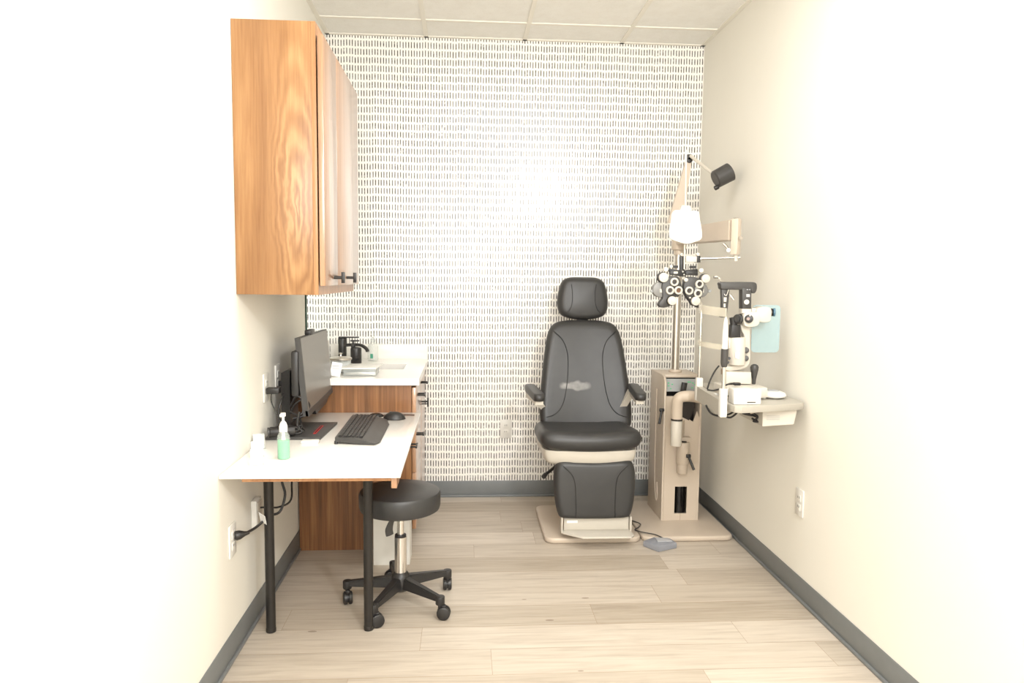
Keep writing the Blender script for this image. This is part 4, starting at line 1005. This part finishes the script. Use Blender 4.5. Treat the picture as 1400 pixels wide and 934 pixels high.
# base carriage
ca, cb2, cz = at(994, 530, YL-.1), at(1050, 530, YL-.1), at(1020, 530, YL-.1)
obj('carriage', B().box((ca.x, YL-.10, TZ+.010), (cb2.x, YL+.07, cz.z), .006), 'ivory', slp)
obj('carriage_rail', B().box((ca.x-.01, YL-.06, TZ+.001), (cb2.x+.01, YL-.04, TZ+.010), .002).box((ca.x-.01, YL+.02, TZ+.001), (cb2.x+.01, YL+.04, TZ+.010), .002), 'white_stuff', slp)
fa = at(1002, 551, -1.555); fb = at(1040, 532, -1.555)
cb_ = obj('front_box', B().box((fa.x, -1.565, TZ+.001), (fb.x, -1.50, fb.z), .004), 'white_stuff', slp)
obj('box_slot', B().box((fa.x+.055, -1.5662, TZ+.008), (fa.x+.09, -1.5648, TZ+.012)), 'slot', cb_)
j0 = Vector((at(1030.5, 526, YL).x, YL, cz.z-.001)); jt = at(1030.5, 498, YL).z-j0.z
obj('joystick', B().lathe(j0, (0, 0, 1), [(0, 0), (.0065, 0), (.0085, .02), (.0165, jt*.72), (.018, jt*.85), (.014, jt*.95), (.006, jt), (0, jt)], 24), 'charcoal', slp)
obj('connector', B().box(at(1005, 525, -1.45)-Vector((.006, .01, .006)), at(1010, 525, -1.45)+Vector((.006, .01, .006)), .002), 'black', slp)
# breath shield
obj('breath_shield', B().prism(rrect(*(lambda a, b_: (a.x, b_.z, b_.x, a.z))(at(1029, 417, YL+.07), at(1064.5, 482, YL+.07)), .018), 'Y', YL+.068, YL+.072), 'shield', slp)
# cables on slit lamp
for pts, r in (([(983, 500), (977, 508), (971, 520), (967, 532)], .0035), ([(967, 533), (975, 534), (984, 532)], .0035), ([(990, 528), (998, 524.5), (1005, 524.5)], .0032), ([(991, 539), (995, 541.5), (1000, 541)], .003)):
    obj('cable', B().tube([at(x, y, -1.47) for x, y in pts], r), 'black', slp)
# white round device on table
dc = at(1069, 546, -1.42)
dcx, dcy = 2.135, -1.40
t = thing('round_control_puck', (dcx, dcy, TZ), 'flat round white device with grey top at table edge', 'device')
obj('shell', B().lathe((dcx, dcy, TZ+.001), (0, 0, 1), [(0, 0), (.032, 0), (.05, .008), (.052, .014), (.046, .024), (.034, .029), (0, .029)], 40), 'white_stuff', t)
obj('grey_top', B().cyl((dcx+.003, dcy+.01, TZ+.030), (dcx+.003, dcy+.01, TZ+.032), .024, seg=32), 'light_grey', t)
obj('lead', B().tube([(dcx-.045, dcy-.01, TZ+.014), (dcx-.09, dcy-.03, TZ+.010), (dcx-.12, dcy-.04, TZ+.010)], .006), 'white_stuff', t)
# power supply box under the table
t = thing('power_supply_box', (2.12, -1.45, .74), 'ivory power box mounted under the slit lamp table', 'box')
pa, pb = at(1042.5, 583, -1.505), at(1090, 558, -1.505)
obj('case', B().hexa([(pa.x, -1.505, pa.z), (pb.x-.012, -1.505, pa.z+.008), (pb.x, -1.505, TZ-.029), (pa.x-.002, -1.505, TZ-.029)], [(pa.x, -1.25, pa.z), (pb.x-.012, -1.25, pa.z+.008), (pb.x, -1.25, TZ-.029), (pa.x-.002, -1.25, TZ-.029)]), 'ivory', t)
g = B()
for i in range(3):
    a_ = at(1048, 569+i*2.4, -1.506); b_ = at(1066, 569+i*2.4, -1.506); g.box((a_.x, -1.5062, a_.z-.0012), (b_.x, -1.5052, a_.z+.0012))
obj('printed_label', g, 'ink', t)
t = thing('under_table_cables', (2.0, -1.42, .78), 'black cables bunched beneath the slit lamp table', 'cables')
for pts, Y in (([(965, 554), (972, 565), (984, 569), (998, 566), (1006, 560)], -1.42), ([(982, 560), (990, 568), (998, 571), (1006, 566), (1010, 560)], -1.44), ([(1000, 559), (1012, 562), (1024, 566), (1040, 572)], -1.44), ([(1012, 562), (1026, 564), (1036, 570), (1030, 576), (1040, 577)], -1.46), ([(1015, 565), (1028, 568), (1042, 566)], -1.43), ([(1028, 572), (1034, 575), (1042, 573)], -1.45)):
    obj('cable', B().tube([at(x, y, Y) for x, y in pts], .0042), 'black', t)
obj('yellow_wire', B().tube([at(1026, 565, -1.48), at(1034, 563, -1.48), at(1043, 561, -1.48)], .004), 'beige', t)

# ------------------------------------------------------------------ foot pedal and floor cords
t = thing('foot_pedal', (1.805, -.89, 0), 'small grey foot pedal on the floor before the stand base', 'foot pedal')
pp = [(1.725, -.865), (1.775, -.955), (1.878, -.90), (1.868, -.862), (1.80, -.838)]
obj('body', B().prism([(1.722, -.872), (1.778, -.955), (1.885, -.905), (1.868, -.842), (1.79, -.822)], 'Z', 0, .032, .006), 'grey_pedal', t)
obj('top_pad', B().prism([(1.79, -.895), (1.865, -.895), (1.858, -.85), (1.79, -.838)], 'Z', .032, .036, .001), 'light_grey', t)
obj('cord', B().tube([(1.835, -.84, .03), (1.80, -.80, .036), (1.74, -.76, .036), (1.715, -.72, .034), (1.745, -.68, .034), (1.765, -.63, .034), (1.735, -.58, .034), (1.71, -.55, .034)], .003), 'charcoal', t)
tag(obj('floor_cable', B().tube([(1.70, -.19, .006), (1.80, -.18, .006), (1.90, -.16, .006)], .006), 'black'), 'short thick black cable on floor between chair and stand', 'cable')
